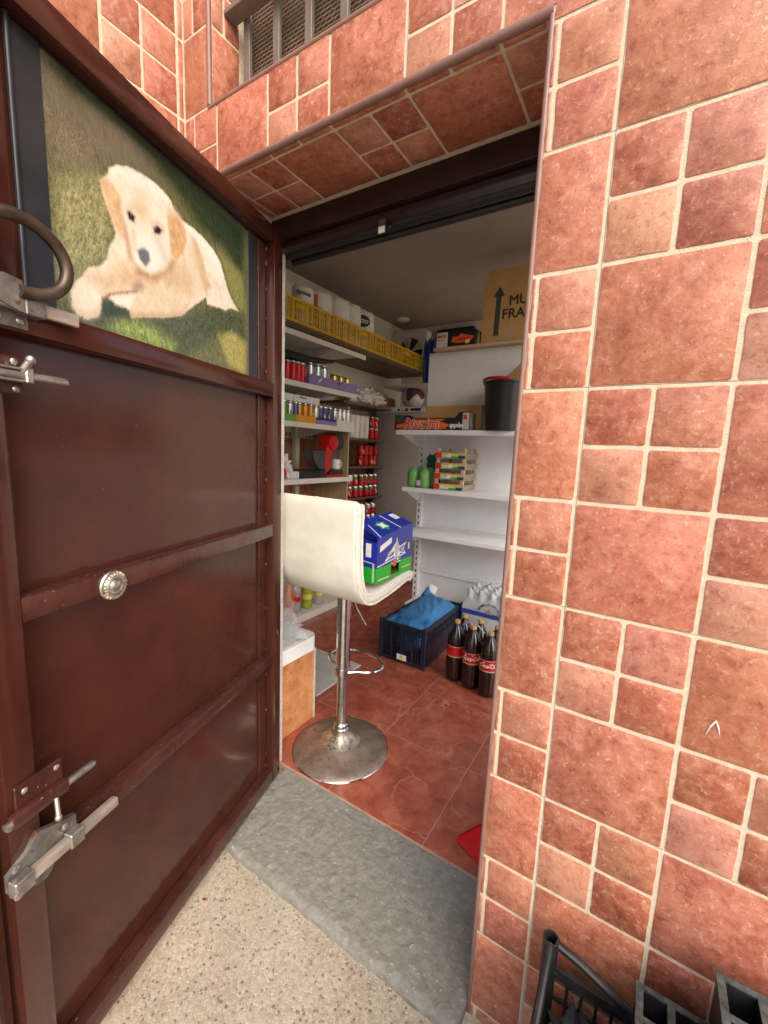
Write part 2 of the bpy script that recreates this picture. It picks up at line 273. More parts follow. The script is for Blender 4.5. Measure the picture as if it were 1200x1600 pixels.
# ------------------------------------------------------------------ mesh helpers
MW = {}                                                        # world matrix of every thing (parts sit at the thing's origin)
class B:
    def __init__(s): s.v = []; s.f = []; s.mi = []; s.cur = 0
    def add(s, vs, fs, M=None):
        o = len(s.v)
        s.v += [tuple(M @ Vector(p)) for p in vs] if M is not None else [tuple(p) for p in vs]
        s.f += [tuple(i + o for i in f) for f in fs]; s.mi += [s.cur] * len(fs); return s
    def box(s, x0, x1, y0, y1, z0, z1, bev=0.0, M=None, seg=1):
        if bev <= 0:
            return s.add([(x0, y0, z0), (x1, y0, z0), (x1, y1, z0), (x0, y1, z0), (x0, y0, z1), (x1, y0, z1), (x1, y1, z1), (x0, y1, z1)],
                         [(3, 2, 1, 0), (4, 5, 6, 7), (0, 1, 5, 4), (1, 2, 6, 5), (2, 3, 7, 6), (3, 0, 4, 7)], M)
        bm = bmesh.new(); bmesh.ops.create_cube(bm, size=1)
        for v in bm.verts: v.co = Vector(((x0 + x1) / 2 + v.co.x * (x1 - x0), (y0 + y1) / 2 + v.co.y * (y1 - y0), (z0 + z1) / 2 + v.co.z * (z1 - z0)))
        bmesh.ops.bevel(bm, geom=bm.edges[:], offset=bev, segments=seg, affect='EDGES', profile=0.5)
        bm.verts.index_update(); s.add([v.co[:] for v in bm.verts], [[v.index for v in f.verts] for f in bm.faces], M); bm.free(); return s
    def cyl(s, p0, p1, r0, r1=None, n=16, caps=True, M=None):
        r1 = r0 if r1 is None else r1; p0 = Vector(p0); p1 = Vector(p1); d = (p1 - p0).normalized()
        a = d.orthogonal().normalized(); b = d.cross(a); vs = []
        for p, r in ((p0, r0), (p1, r1)):
            for k in range(n):
                t = 2 * math.pi * k / n; vs.append(p + (a * math.cos(t) + b * math.sin(t)) * r)
        fs = [(k, (k + 1) % n, n + (k + 1) % n, n + k) for k in range(n)]
        if caps: fs += [tuple(range(n - 1, -1, -1)), tuple(range(n, 2 * n))]
        return s.add(vs, fs, M)
    def tube(s, pts, r, n=8, closed=False, M=None):
        pts = [Vector(p) for p in pts]; m = len(pts); vs = []; prev = None
        rr = r if isinstance(r, (list, tuple)) else [r] * m
        for i, p in enumerate(pts):
            if closed: d = (pts[(i + 1) % m] - pts[i - 1]).normalized()
            else: d = (pts[min(i + 1, m - 1)] - pts[max(i - 1, 0)]).normalized()
            if prev is None: a = d.orthogonal().normalized()
            else: a = (prev - d * prev.dot(d)).normalized()
            prev = a; b = d.cross(a)
            for k in range(n):
                t = 2 * math.pi * k / n; vs.append(p + (a * math.cos(t) + b * math.sin(t)) * rr[i])
        fs = []
        for i in range(m if closed else m - 1):
            j = (i + 1) % m
            fs += [(i * n + k, i * n + (k + 1) % n, j * n + (k + 1) % n, j * n + k) for k in range(n)]
        if not closed: fs += [tuple(range(n - 1, -1, -1)), tuple(range((m - 1) * n, m * n))]
        return s.add(vs, fs, M)
    def lathe(s, prof, c=(0, 0, 0), n=24, M=None, cap=True):
        vs = []; m = len(prof)
        for r, z in prof:
            for k in range(n):
                t = 2 * math.pi * k / n; vs.append((c[0] + r * math.cos(t), c[1] + r * math.sin(t), c[2] + z))
        fs = []
        for i in range(m - 1): fs += [(i * n + k, i * n + (k + 1) % n, (i + 1) * n + (k + 1) % n, (i + 1) * n + k) for k in range(n)]
        if cap: fs += [tuple(range(n - 1, -1, -1)), tuple(range((m - 1) * n, m * n))]
        return s.add(vs, fs, M)
    def prism(s, poly, a, b, M=None, axis='y'):
        """polygon (2D, CCW seen from -axis side) extruded from a to b along axis"""
        n = len(poly)
        def P(p, t): return (p[0], t, p[1]) if axis == 'y' else ((t, p[0], p[1]) if axis == 'x' else (p[0], p[1], t))
        vs = [P(p, a) for p in poly] + [P(p, b) for p in poly]
        fs = [tuple(range(n)), tuple(range(2 * n - 1, n - 1, -1))] + [((k + 1) % n, k, n + k, n + (k + 1) % n) for k in range(n)]
        return s.add(vs, fs, M)
    def blob(s, c, r, sub=3, amp=0.15, fr=6.0, seed=0, flat=None, M=None, sharp=False):
        bm = bmesh.new(); bmesh.ops.create_icosphere(bm, subdivisions=sub, radius=1)
        vs = []
        for v in bm.verts:
            p = v.co.copy(); q = Vector((p.x * r[0], p.y * r[1], p.z * r[2])) * fr + Vector((seed, seed * 1.7, -seed))
            k = mnoise.fractal(q, 0.8, 2.0, 4)
            if sharp: k = abs(k) * 1.6 - 0.4
            p *= 1 + amp * k
            w = Vector((c[0] + p.x * r[0], c[1] + p.y * r[1], c[2] + p.z * r[2]))
            if flat is not None and w.z < flat: w.z = flat
            vs.append(w)
        bm.verts.index_update(); s.add(vs, [[v.index for v in f.verts] for f in bm.faces], M); bm.free(); return s
    def obj(s, name, mats, parent=None, smooth=True, world=True, ang=35):
        me = bpy.data.meshes.new(name)
        vs = s.v
        if parent is not None and world:
            iv = MW[parent.name].inverted(); vs = [tuple(iv @ Vector(p)) for p in vs]
        me.from_pydata(vs, [], s.f)
        mats = mats if isinstance(mats, (list, tuple)) else [mats]
        for m in mats: me.materials.append(MATS[m])
        if len(mats) > 1: me.polygons.foreach_set('material_index', s.mi)
        bm = bmesh.new(); bm.from_mesh(me); bmesh.ops.recalc_face_normals(bm, faces=bm.faces[:]); bm.to_mesh(me); bm.free()
        if smooth: me.shade_smooth(); me.set_sharp_from_angle(angle=R_(ang))
        o = link(name, me, parent)
        if name in ('lettering', 'label_spots', 'fluting', 'slot_row'): o['kind'] = 'stuff'      # print and pieces too small to pick apart
        return o
def link(name, me, parent=None, loc=None):
    o = bpy.data.objects.new(name, me); COL.objects.link(o)
    if parent is not None:
        o.parent = parent; MW[o.name] = MW[parent.name]
    else: MW[o.name] = Matrix.Identity(4)
    if loc is not None: o.location = loc
    return o
def thing(name, label, cat, loc=(0, 0, 0), rz=0.0, group=None, M=None):
    o = bpy.data.objects.new(name, None); COL.objects.link(o); o.empty_display_size = 0.05
    mm = M if M is not None else Matrix.Translation(Vector(loc)) @ Matrix.Rotation(rz, 4, 'Z')
    o.matrix_world = mm; MW[o.name] = mm
    return tag(o, label, cat, group)
def tag(o, label, cat, group=None):
    o['label'] = label; o['category'] = cat
    if group: o['group'] = group
    return o
def single(b, name, mats, label, cat, group=None, loc=(0, 0, 0), **k):
    """a thing that is one mesh: world-space vertices, origin moved to loc"""
    b.v = [(p[0] - loc[0], p[1] - loc[1], p[2] - loc[2]) for p in b.v]
    o = b.obj(name, mats, None, **k); o.location = loc; MW[o.name] = Matrix.Translation(Vector(loc))
    return tag(o, label, cat, group)
def struct(o): o['kind'] = 'structure'; return o
def frame(o, right, up):
    r = Vector(right).normalized(); u = Vector(up); u = (u - r * u.dot(r)).normalized(); n = r.cross(u)
    return Matrix(((r.x, u.x, n.x, o[0]), (r.y, u.y, n.y, o[1]), (r.z, u.z, n.z, o[2]), (0, 0, 0, 1)))
def text(b, s, size, M, bold=0.0, shear=0.0, align='LEFT', wrap=None, width=1.0, ext=0.0006):
    """flat lettering; M maps (x right, y up, z out); wrap=(radius) bends it round a vertical cylinder whose axis is r behind M's origin"""
    c = bpy.data.curves.new('t', 'FONT'); c.body = s; c.size = size; c.align_x = align; c.shear = shear; c.extrude = ext; c.resolution_u = 3
    o = bpy.data.objects.new('t', c); COL.objects.link(o)
    me = bpy.data.meshes.new_from_object(o.evaluated_get(bpy.context.evaluated_depsgraph_get()))
    vs = [Vector((v.co.x * width, v.co.y, v.co.z)) for v in me.vertices]
    if wrap: vs = [Vector((math.sin(p.x / wrap) * (wrap + p.z), p.y, math.cos(p.x / wrap) * (wrap + p.z) - wrap)) for p in vs]
    for q, (dx, dy) in enumerate([(0, 0)] + ([(bold, 0), (-bold, 0), (0, bold), (0, -bold)] if bold > 0 else [])):
        b.add([v + Vector((dx, dy, -0.0001 * q)) for v in vs], [tuple(f.vertices) for f in me.polygons], M)
    bpy.data.objects.remove(o); bpy.data.curves.remove(c); bpy.data.meshes.remove(me); return b
def rrect(x0, x1, z0, z1, r, n=3):
    pts = []
    for cx, cz, a in ((x1 - r, z0 + r, -90), (x1 - r, z1 - r, 0), (x0 + r, z1 - r, 90), (x0 + r, z0 + r, 180)):
        for k in range(n + 1):
            t = R_(a + 90 * k / n); pts.append((cx + r * math.cos(t), cz + r * math.sin(t)))
    return pts

# ------------------------------------------------------------------ setting: ground, doorstep, room floor, ceiling
b = B(); N = 12
b.add([(-60, -60, -0.03), (60, -60, -0.03), (60, 60, -0.03), (-60, 60, -0.03)], [(0, 1, 2, 3)])
struct(b.obj('ground', 'terrazzo'))
b = B(); nx, ny = 110, 46
x0, x1, y0, y1 = -0.998, -0.119, -0.068, 0.283
vs = []
for j in range(ny + 1):
    for i in range(nx + 1):
        x = x0 + (x1 - x0) * i / nx; y = y0 + (y1 - y0) * j / ny
        h = 0.0022 * mnoise.fractal(Vector((x * 9, y * 9, 3)), 0.8, 2, 5) + 0.0012 * mnoise.noise(Vector((x * 60, y * 60, 1)))
        t = max(0, (0.022 - (y - y0)) / 0.022); yy = y
        if j == 0: yy += 0.006 * mnoise.fractal(Vector((x * 11, 0, 0)), 0.8, 2, 4)
        vs.append((x, yy, -0.0015 + h - 0.012 * t * t))
fs = [(j * (nx + 1) + i, j * (nx + 1) + i + 1, (j + 1) * (nx + 1) + i + 1, (j + 1) * (nx + 1) + i) for j in range(ny) for i in range(nx)]
o = len(vs)
for i in range(nx + 1): vs.append((vs[i][0], vs[i][1] + 0.003, -0.04))
fs += [(i + 1, i, o + i, o + i + 1) for i in range(nx)]
o2 = len(vs)
for j in range(ny + 1): q = vs[j * (nx + 1)]; vs.append((q[0], q[1], -0.04))
fs += [(j * (nx + 1), (j + 1) * (nx + 1), o2 + j + 1, o2 + j) for j in range(ny)]
o3 = len(vs)
for j in range(ny + 1): q = vs[j * (nx + 1) + nx]; vs.append((q[0], q[1], -0.04))
fs += [((j + 1) * (nx + 1) + nx, j * (nx + 1) + nx, o3 + j, o3 + j + 1) for j in range(ny)]
b.add(vs, fs); struct(b.obj('doorstep', 'slab', ang=60))
b = B(); b.box(-2.42, 0.95, 0.285, 3.46, -0.08, -0.0025)
room_floor = struct(b.obj('room_floor', 'floor_grout'))
ft = B(); ft.box(-0.1985, 0.1985, -0.2045, 0.2045, -0.009, 0.0, bev=0.0012)
ftm = ft.obj('floor_tile', 'floor_tile', room_floor).data
bpy.data.objects.remove(bpy.data.objects['floor_tile'])
for i in range(-4, 5):
    for j in range(0, 8):
        cx = -0.79 + 0.4 * i + 0.2; cy = 0.291 + 0.4125 * j + 0.206
        if cx < -2.4 or cx > 0.8 or cy > 3.4: continue
        link('floor_tile', ftm, room_floor, (cx, cy, 0.0004 * math.sin(i * 7 + j * 3)))
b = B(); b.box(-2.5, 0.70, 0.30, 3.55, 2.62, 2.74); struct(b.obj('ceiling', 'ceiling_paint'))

# ------------------------------------------------------------------ tiles
MKX, MKZ = 0.243, 0.868
G = 0.0037          # half joint
def outline(w, h, r, seed):
    rg = random.Random(seed); pts = []
    def edge(a, bb):
        for k in range(1, 4):
            t = k / 4; nx_, nz_ = (bb[1] - a[1]), -(bb[0] - a[0]); L = math.hypot(nx_, nz_) or 1; d = rg.uniform(-0.0010, 0.0007)
            pts.append((a[0] + (bb[0] - a[0]) * t + nx_ / L * d, a[1] + (bb[1] - a[1]) * t + nz_ / L * d))
    X, Z = w / 2, h / 2
    cs = [(X, -Z, -90), (X, Z, 0), (-X, Z, 90), (-X, -Z, 180)]; arcs = []
    for cx, cz, a in cs:
        ox = cx - math.copysign(r, cx); oz = cz - math.copysign(r, cz); arcs.append([(ox + r * math.cos(R_(a + 45 * k)), oz + r * math.sin(R_(a + 45 * k))) for k in range(3)])
    for k in range(4):
        pts.extend(arcs[k]); edge(arcs[k][-1], arcs[(k + 1) % 4][0])
    return pts
def tile_mesh(poly, t=0.0016, ch=0.0009):
    n = len(poly); cx = sum(p[0] for p in poly) / n; cz = sum(p[1] for p in poly) / n; vs = []
    xs = [p[0] for p in poly]; zs = [p[1] for p in poly]; W = max(xs) - min(xs); H = max(zs) - min(zs)
    def ins(p, d): return (p[0] - math.copysign(min(d, abs(p[0] - cx)), p[0] - cx) * (1 if abs(p[0] - cx) > W * 0.3 else 0), p[1] - math.copysign(min(d, abs(p[1] - cz)), p[1] - cz) * (1 if abs(p[1] - cz) > H * 0.3 else 0))
    for p in poly: vs.append((p[0], 0.0, p[1]))
    for p in poly: vs.append((p[0], -t + ch * 0.7, p[1]))
    for p in poly: q = ins(p, ch); vs.append((q[0], -t, q[1]))
    fs = []
    for a in (0, n):
        fs += [(a + k, a + (k + 1) % n, a + n + (k + 1) % n, a + n + k) for k in range(n)]
    fs.append(tuple(range(2 * n, 3 * n)))
    me = bpy.data.meshes.new('tile'); me.from_pydata(vs, [], fs); me.materials.append(MATS['tile'])
    bm = bmesh.new(); bm.from_mesh(me); bmesh.ops.recalc_face_normals(bm, faces=bm.faces[:]); bm.to_mesh(me); bm.free()
    me.shade_smooth(); me.set_sharp_from_angle(angle=R_(50)); return me
TILE_CACHE = {}
def get_tile(w, h):
    full = (abs(w - 0.2 + 2 * G) < 1e-4 and abs(h - 0.2 + 2 * G) < 1e-4) or (abs(w - 0.1 + 2 * G) < 1e-4 and abs(h - 0.1 + 2 * G) < 1e-4)
    var = random.randrange(4) if full else 0
    key = (round(w, 4), round(h, 4), var)
    if key not in TILE_CACHE: TILE_CACHE[key] = tile_mesh(outline(w, h, min(0.0038, w / 3, h / 3), hash(key) & 0xffff))
    return TILE_CACHE[key]
def tint(kind):
    j = random.uniform
    if kind == 'L': c = (0.410, 0.145, 0.085)
    elif kind == 'D': c = (0.355, 0.113, 0.068)
    elif kind == 'P': c = (0.455, 0.204, 0.140)
    else: c = (0.425, 0.166, 0.108)
    k = j(0.92, 1.07); return (c[0] * k, c[1] * k * j(0.94, 1.06), c[2] * k * j(0.92, 1.08), 1)
def pieces(i, j, ox, oz):
    """tiles of the checker cell (i, j): one large tile or four small ones"""
    X = ox + 0.2 * i; Z = oz + 0.2 * j
    if (i + j) % 2: return [(X + G, X + 0.2 - G, Z + G, Z + 0.2 - G, 'L')]
    out = []
    for a in (0, 1):
        for c in (0, 1):
            kind = 'D' if (a + c) % 2 else ('P' if a == 0 else 'M')
            out.append((X + 0.1 * a + G, X + 0.1 * a + 0.1 - G, Z + 0.1 * c + G, Z + 0.1 * c + 0.1 - G, kind))
    return out
def lay(parent, M, region, holes, ox=0.0, oz=0.0, irange=(), jrange=()):
    """M maps wall-plane (a, out, b) to the parent's space"""
    for i in irange:
        for j in jrange:
            for (a0, a1, b0, b1, kind) in pieces(i, j, ox, oz):
                a0 = max(a0, region[0]); a1 = min(a1, region[1]); b0 = max(b0, region[2]); b1 = min(b1, region[3])
                Lp = None
                for (h0, h1, g0, g1) in holes:
                    if a1 <= h0 or a0 >= h1 or b1 <= g0 or b0 >= g1: continue
                    wa = h0 <= a0 and h1 >= a1; wb = g0 <= b0 and g1 >= b1
                    if wa and wb: a1 = a0 - 1; break
                    if wa:
                        if g1 < b1: b0 = max(b0, g1)
                        else: b1 = min(b1, g0)
                    elif wb:
                        if h1 < a1: a0 = max(a0, h1)
                        else: a1 = min(a1, h0)
                    else:                                    # a corner of the hole bites the tile
                        bx = (h0 if h0 > a0 else a0, h1 if h1 < a1 else a1, g0 if g0 > b0 else b0, g1 if g1 < b1 else b1)
                        if h1 < a1 and g1 < b1: Lp = [(bx[1], b0), (a1, b0), (a1, b1), (a0, b1), (a0, bx[3]), (bx[1], bx[3])]
                        elif h0 > a0 and g1 < b1: Lp = [(a0, b0), (bx[0], b0), (bx[0], bx[3]), (a1, bx[3]), (a1, b1), (a0, b1)]
                        elif h1 < a1 and g0 > b0: Lp = [(a0, b0), (a1, b0), (a1, b1), (bx[1], b1), (bx[1], bx[2]), (a0, bx[2])]
                        else: Lp = [(a0, b0), (a1, b0), (a1, bx[2]), (bx[0], bx[2]), (bx[0], b1), (a0, b1)]
                w, h = a1 - a0, b1 - b0
                if w < 0.004 or h < 0.004: continue
                c = ((a0 + a1) / 2, (b0 + b1) / 2)
                me = get_tile(round(w, 4), round(h, 4)) if Lp is None else tile_mesh([(p[0] - c[0], p[1] - c[1]) for p in Lp], ch=0.0)
                o = link('tile', me, parent); o.matrix_local = M @ Matrix.Translation((c[0], 0, c[1]))
                o.color = tint(kind)

# front wall: doorway and barred window cut out of it
SOF = 2.0186; JX = -0.117; JL = -1.045
wall = thing('tiled_wall', 'orange terracotta tiled house wall with the open doorway and pale joints', 'wall', (0, 0, -0.03))
b = B()
for bx in ((-1.6, -1.03, 2.202, 3.2), (-1.6, JL, -0.03, 2.202), (JL, JX, SOF, 2.202), (JX, 0.95, -0.03, 2.202), (-0.28, 0.95, 2.202, 3.2), (-1.03, -0.28, 2.95, 3.2)):
    b.box(bx[0], bx[1], 0.0, 0.298, bx[2], bx[3])
b.obj('masonry', 'grout', wall, smooth=False)
MWL = Matrix.Translation((0, 0, 0.03))
lay(wall, MWL, (-1.1405, 0.86, -0.03, 2.9), [(JL - 0.009, JX + 0.008, -0.2, SOF + 0.009), (-1.038, -0.272, 2.194, 2.958)], 0, 0, range(-6, 5), range(-1, 15))
# soffit over the doorway (faces down) and window reveal (faces +x)
MS = Matrix.Translation((0, 0, 0.03 + SOF)) @ Matrix.Rotation(R_(-90), 4, 'X')      # (a,out,b): b runs into the room, out = down
MS = MWL @ Matrix(((1, 0, 0, 0), (0, 0, 1, 0), (0, 1, 0, SOF), (0, 0, 0, 1)))
lay(wall, MS, (JL + 0.012, JX - 0.012, 0.012, 0.2345), [], -0.207, 0.028, range(-5, 1), range(-1, 2))
MRV = MWL @ Matrix(((0, -1, 0, -1.03), (1, 0, 0, 0), (0, 0, 1, 0), (0, 0, 0, 1)))
lay(wall, MRV, (0.008, 0.098, 2.206, 2.9), [], -0.053, 0.0, range(0, 2), range(10, 15))
# hairline seams between the 40 cm modules, a paint mark and glue smears on the tiles
for x in (-0.4, 0.0, 0.4, 0.8):
    b = B(); b.box(x + 0.0017, x + 0.0024, -0.0004, 0.0, -0.03 if x > -0.1 else 2.03, 2.9 if x > -0.2 else 2.19); b.obj('seam', 'seam_grey', wall, smooth=False)
for z in (0.2, 0.6, 1.0, 1.4, 1.8, 2.2):
    b = B(); b.box(JX + 0.01 if z < 2.1 else -0.27, 0.86, -0.0004, 0.0, z + 0.0019, z + 0.0026); b.obj('seam', 'seam_grey', wall, smooth=False)
b = B(); b.tube([(MKX - 0.010, -0.0020, MKZ - 0.028), (MKX - 0.006, -0.0022, MKZ - 0.012), (MKX, -0.0022, MKZ), (MKX + 0.004, -0.0022, MKZ - 0.010), (MKX + 0.007, -0.0020, MKZ - 0.022)], [0.0010, 0.0016, 0.0022, 0.0016, 0.0008], n=8); b.obj('paint_mark', 'border_tile', wall)
# rounded plastic trims on the tile edges
def trim_part(p0, p1, r, name='edge_trim'):
    t = B(); t.tube([p0, p1], r, n=12); return t.obj(name, 'trim', wall)
r = 0.0085
trim_part((-1.04, 0.0045, SOF + 0.0045), (JX + 0.004, 0.0045, SOF + 0.0045), r)
trim_part((JX + 0.0025, 0.002, -0.03), (JX + 0.0025, 0.002, SOF - 0.004), 0.0052)
trim_part((-1.036, 0.003, 2.1975), (-0.272, 0.003, 2.1975), 0.0075)
trim_part((-1.0345, 0.003, 2.205), (-1.0345, 0.003, 2.95), 0.007)

# side wall standing at right angles, left of the door
side = thing('tiled_wall', 'terracotta tiled side wall meeting the doorway wall in the corner behind the door', 'wall', (-1.145, 0, -0.03))
b = B(); b.box(-1.445, -1.145, -1.75, -0.001, -0.03, 3.2); b.obj('masonry', 'grout', side, smooth=False)
MSD = Matrix(((0, -1, 0, 0), (1, 0, 0, 0), (0, 0, 1, 0.03), (0, 0, 0, 1)))
lay(side, MSD, (-1.42, -0.0045, -0.03, 2.9), [], -0.022, 0.0, range(-7, 1), range(-1, 15))

# barred window over the doorway
win = thing('barred_window', 'dark window with brown iron bars and wire mesh above the doorway', 'window', (-0.65, 0.1, 2.2))
b = B(); b.box(-1.028, -0.282, 0.135, 0.15, 2.204, 2.948); b.obj('pane', 'window_dark', win)
for x in (-0.985, -0.868, -0.752, -0.636, -0.52, -0.404): 
    b = B(); b.box(x - 0.012, x + 0.012, 0.088, 0.100, 2.204, 2.948, bev=0.0015); b.obj('bar', 'bar_paint', win)
for z in (2.4585, 2.76):
    b = B(); b.box(-1.027, -0.283, 0.045, 0.0868, z - 0.006, z + 0.006, bev=0.0015); b.obj('cross_bar', 'bar_paint', win)
b = B(); p = 0.019; q = 0.0105
rows = int(0.745 / q); cols = int(0.745 / p)
for rw in range(rows):
    z = 2.205 + rw * q
    b.box(-1.027, -0.283, 0.1165, 0.1185, z - 0.0009, z + 0.0009)
    for cc in range(cols):
        x = -1.024 + cc * p + (p / 2 if rw % 2 else 0)
        if x + p / 2 < -0.284: b.add([(x - 0.0009, 0.1162, z), (x + 0.0009, 0.1162, z), (x + p / 2 + 0.0009, 0.1162, z + q), (x + p / 2 - 0.0009, 0.1162, z + q)], [(0, 1, 2, 3)])
o = b.obj('wire_mesh', 'mesh_wire', win, smooth=False); o['kind'] = 'stuff'

# room walls
b = B(); b.box(-2.55, -2.40, 0.30, 3.6, -0.08, 2.62)
w2 = thing('room_wall', 'storeroom wall behind the long shelves, cream above brown tiles', 'wall', (-2.4, 1.9, 0)); b.obj('plaster', 'inner_plaster', w2)
b = B(); b.box(-2.40, -2.393, 0.30, 3.42, 0.0, 1.355); b.obj('wainscot', 'wainscot', w2)
b = B(); b.box(-2.40, -2.391, 0.30, 3.42, 1.357, 1.405); b.obj('border', 'border_tile', w2)
for k in range(40):
    b = B(); y = 0.9 + k * 0.04; b.prism([(y, 1.362), (y + 0.022, 1.362), (y + 0.033, 1.40), (y + 0.011, 1.40)], -2.391, -2.3895, axis='x'); b.obj('border_motif', 'wainscot', w2, smooth=False)
b = B(); b.box(-2.40, 0.95, 3.42, 3.6, -0.08, 2.62); single(b, 'room_wall', 'inner_plaster', 'plain back wall of the storeroom above the freezer', 'wall', loc=(0, 3.42, 0))
b = B(); b.box(-2.40, -1.105, 0.30, 0.33, 0, 2.62); b.box(-0.06, 0.95, 0.30, 0.33, 0, 2.62); b.box(-1.105, -0.06, 0.30, 0.33, 2.03, 2.62)
single(b, 'room_wall', 'inner_plaster', 'inner face of the wall round the doorway', 'wall', loc=(0, 0.3, 0))

# ------------------------------------------------------------------ door frame, roller rail
fr = thing('door_frame', 'dark brown steel frame inside the tiled doorway', 'door frame', (-0.55, 0.26, 0))
b = B(); b.box(-1.10, -1.046, 0.250, 0.298, 0.0, 1.953, bev=0.002); b.obj('post', 'frame_paint', fr)
b = B(); b.box(-0.116, -0.062, 0.248, 0.298, 0.0, 1.953, bev=0.002); b.obj('post', 'frame_paint', fr)
b = B(); b.box(-1.10, -0.062, 0.2385, 0.298, 1.954, 2.0175, bev=0.002); b.box(-1.044, -0.118, 0.262, 0.298, 1.936, 1.9535, bev=0.002); b.obj('header', 'frame_paint', fr)
b = B(); b.box(-1.0455, -1.040, 0.284, 0.2975, 0.002, 1.935, bev=0.001); b.obj('edge_strip', 'raw_strip', fr)
rl = thing('roller_rail', 'black curtain rail under the door header with small white tag', 'rail', (-0.6, 0.32, 1.95))
b = B(); b.cyl((-1.05, 0.318, 1.945), (-0.07, 0.318, 1.945), 0.019, n=20); b.obj('rail', 'black_plastic', rl)
b = B(); b.cyl((-1.05, 0.345, 1.928), (-0.09, 0.345, 1.928), 0.011, n=14); b.obj('rod', 'black_plastic', rl)
b = B(); b.box(-0.655, -0.633, 0.2955, 0.2985, 1.918, 1.95); b.obj('tag', 'ink_white', rl)
b = B(); b.blob((-0.617, 0.297, 1.93), (0.008, 0.004, 0.008), 2, 0.0); b.obj('clip', 'black_plastic', rl)

# ------------------------------------------------------------------ open metal door (local x along the leaf, y towards the viewer)
DA = math.atan2(-0.9577, 0.2877)
door = thing('metal_door', 'open dark brown painted steel door with welded rails and slide bolts', 'door', (-0.995, 0.241, 0.0), DA)
MD = MW[door.name]
def dpart(b, name, mat, parent=None, **k): return b.obj(name, mat, parent or door, world=False, **k)
ZB, ZT = 0.010, 1.966
def chan(x0, x1, z0, z1, y0=-0.036, y1=0.0, n=14):
    """slightly wavy painted tube"""
    b = B(); b.box(x0, x1, y0, y1, z0, z1, bev=0.0028, seg=2); return b
b = B(); b.box(0.012, 0.925, -0.0425, -0.037, ZB + 0.004, ZT - 0.004); dpart(b, 'sheet', 'door_paint')
dpart(chan(0.0, 0.052, ZB, ZT), 'stile', 'door_paint')
dpart(chan(0.856, 0.906, ZB, ZT), 'stile', 'door_paint')
b = B(); b.box(0.9065, 0.938, -0.038, -0.030, ZB - 0.004, ZT + 0.004, bev=0.0015); b.box(0.934, 0.938, -0.030, -0.012, ZB - 0.004, ZT + 0.004, bev=0.0012); dpart(b, 'flange', 'door_paint')
b = B(); b.box(0.9385, 0.9405, -0.036, -0.012, 0.02, 1.95); dpart(b, 'bare_edge', 'raw_strip')
b = B(); b.box(0.0545, 0.096, -0.0365, -0.0315, ZB + 0.05, ZT - 0.05, bev=0.001); dpart(b, 'hinge_strip', 'door_paint_worn')
for z0, z1, m in ((1.918, ZT, 'door_paint'), (1.440, 1.486, 'door_paint'), (0.967, 1.010, 'door_paint_worn'), (0.490, 0.530, 'door_paint_worn'), (ZB, 0.060, 'door_paint_worn')):
    dpart(chan(0.0525, 0.8555, z0, z1, -0.036, -0.0008), 'rail', m)
# weld beads in the corners of the hinge stile
for z in (1.905, 1.86, 1.78, 1.69, 1.60, 1.52, 1.425, 1.37, 1.28, 1.20, 1.16, 1.04, 0.95, 0.86, 0.70, 0.54, 0.44, 0.30, 0.12, 0.07):
    b = B(); b.blob((0.0535, -0.0295, z), (0.0028, 0.0028, random.uniform(0.004, 0.012)), 2, 0.3, 200, z * 9); dpart(b, 'weld_bead', 'door_paint_worn')
for (z, x0, x1) in ((1.0105, 0.06, 0.85), (0.5305, 0.06, 0.85), (0.0605, 0.06, 0.85)):
    b = B()
    n = 46
    for k in range(n):
        x = x0 + (x1 - x0) * (k + random.random()) / n
        b.blob((x, -0.0005 - random.random() * 0.034 * (k % 2), z), (random.uniform(0.004, 0.016), 0.0016, 0.0011), 1, 0.3, 200, x * 50)
    o = dpart(b, 'paint_drips', 'door_paint_worn'); o['kind'] = 'stuff'

def screw(parent, x, y, z, r=0.0055, mat='steel'):
    b = B(); M = Matrix.Translation((x, y, z)) @ Matrix.Rotation(R_(-90), 4, 'X')
    b.lathe([(r, 0), (r, 0.0012), (r * 0.7, 0.0026), (r * 0.25, 0.003)], n=14, M=M)
    b.box(-r * 0.55, r * 0.55, 0.0026, 0.0032, -r * 0.1, r * 0.1, M=Matrix.Translation((x, y, z)) @ Matrix.Rotation(0.6, 4, 'Y')); return dpart(b, 'screw', mat, parent)
b = B(); b.box(0.832, 0.838, -0.0368, -0.0352, 1.06, 1.335, bev=0.0005); dpart(b, 'filler_seam', 'door_paint_worn')
# rosette
MR = Matrix.Translation((0.687, 0.0, 0.983)) @ Matrix.Rotation(R_(-90), 4, 'X')
b = B(); b.lathe([(0.030, 0.0), (0.031, 0.003), (0.029, 0.006), (0.024, 0.0055), (0.020, 0.009), (0.0165, 0.0105), (0.013, 0.009), (0.009, 0.012), (0.005, 0.0135), (0.0005, 0.0135)], n=40, M=MR)
ros = dpart(b, 'rosette', 'brass')
b = B()
for k in range(22):
    a = 2 * math.pi * k / 22; b.box(0.0195, 0.0285, -0.0011, 0.0011, 0.0052, 0.0086, M=MR @ Matrix.Rotation(a, 4, 'Z') @ Matrix.Rotation(0.35, 4, 'Z'))
dpart(b, 'fluting', 'chrome_rust', ros)
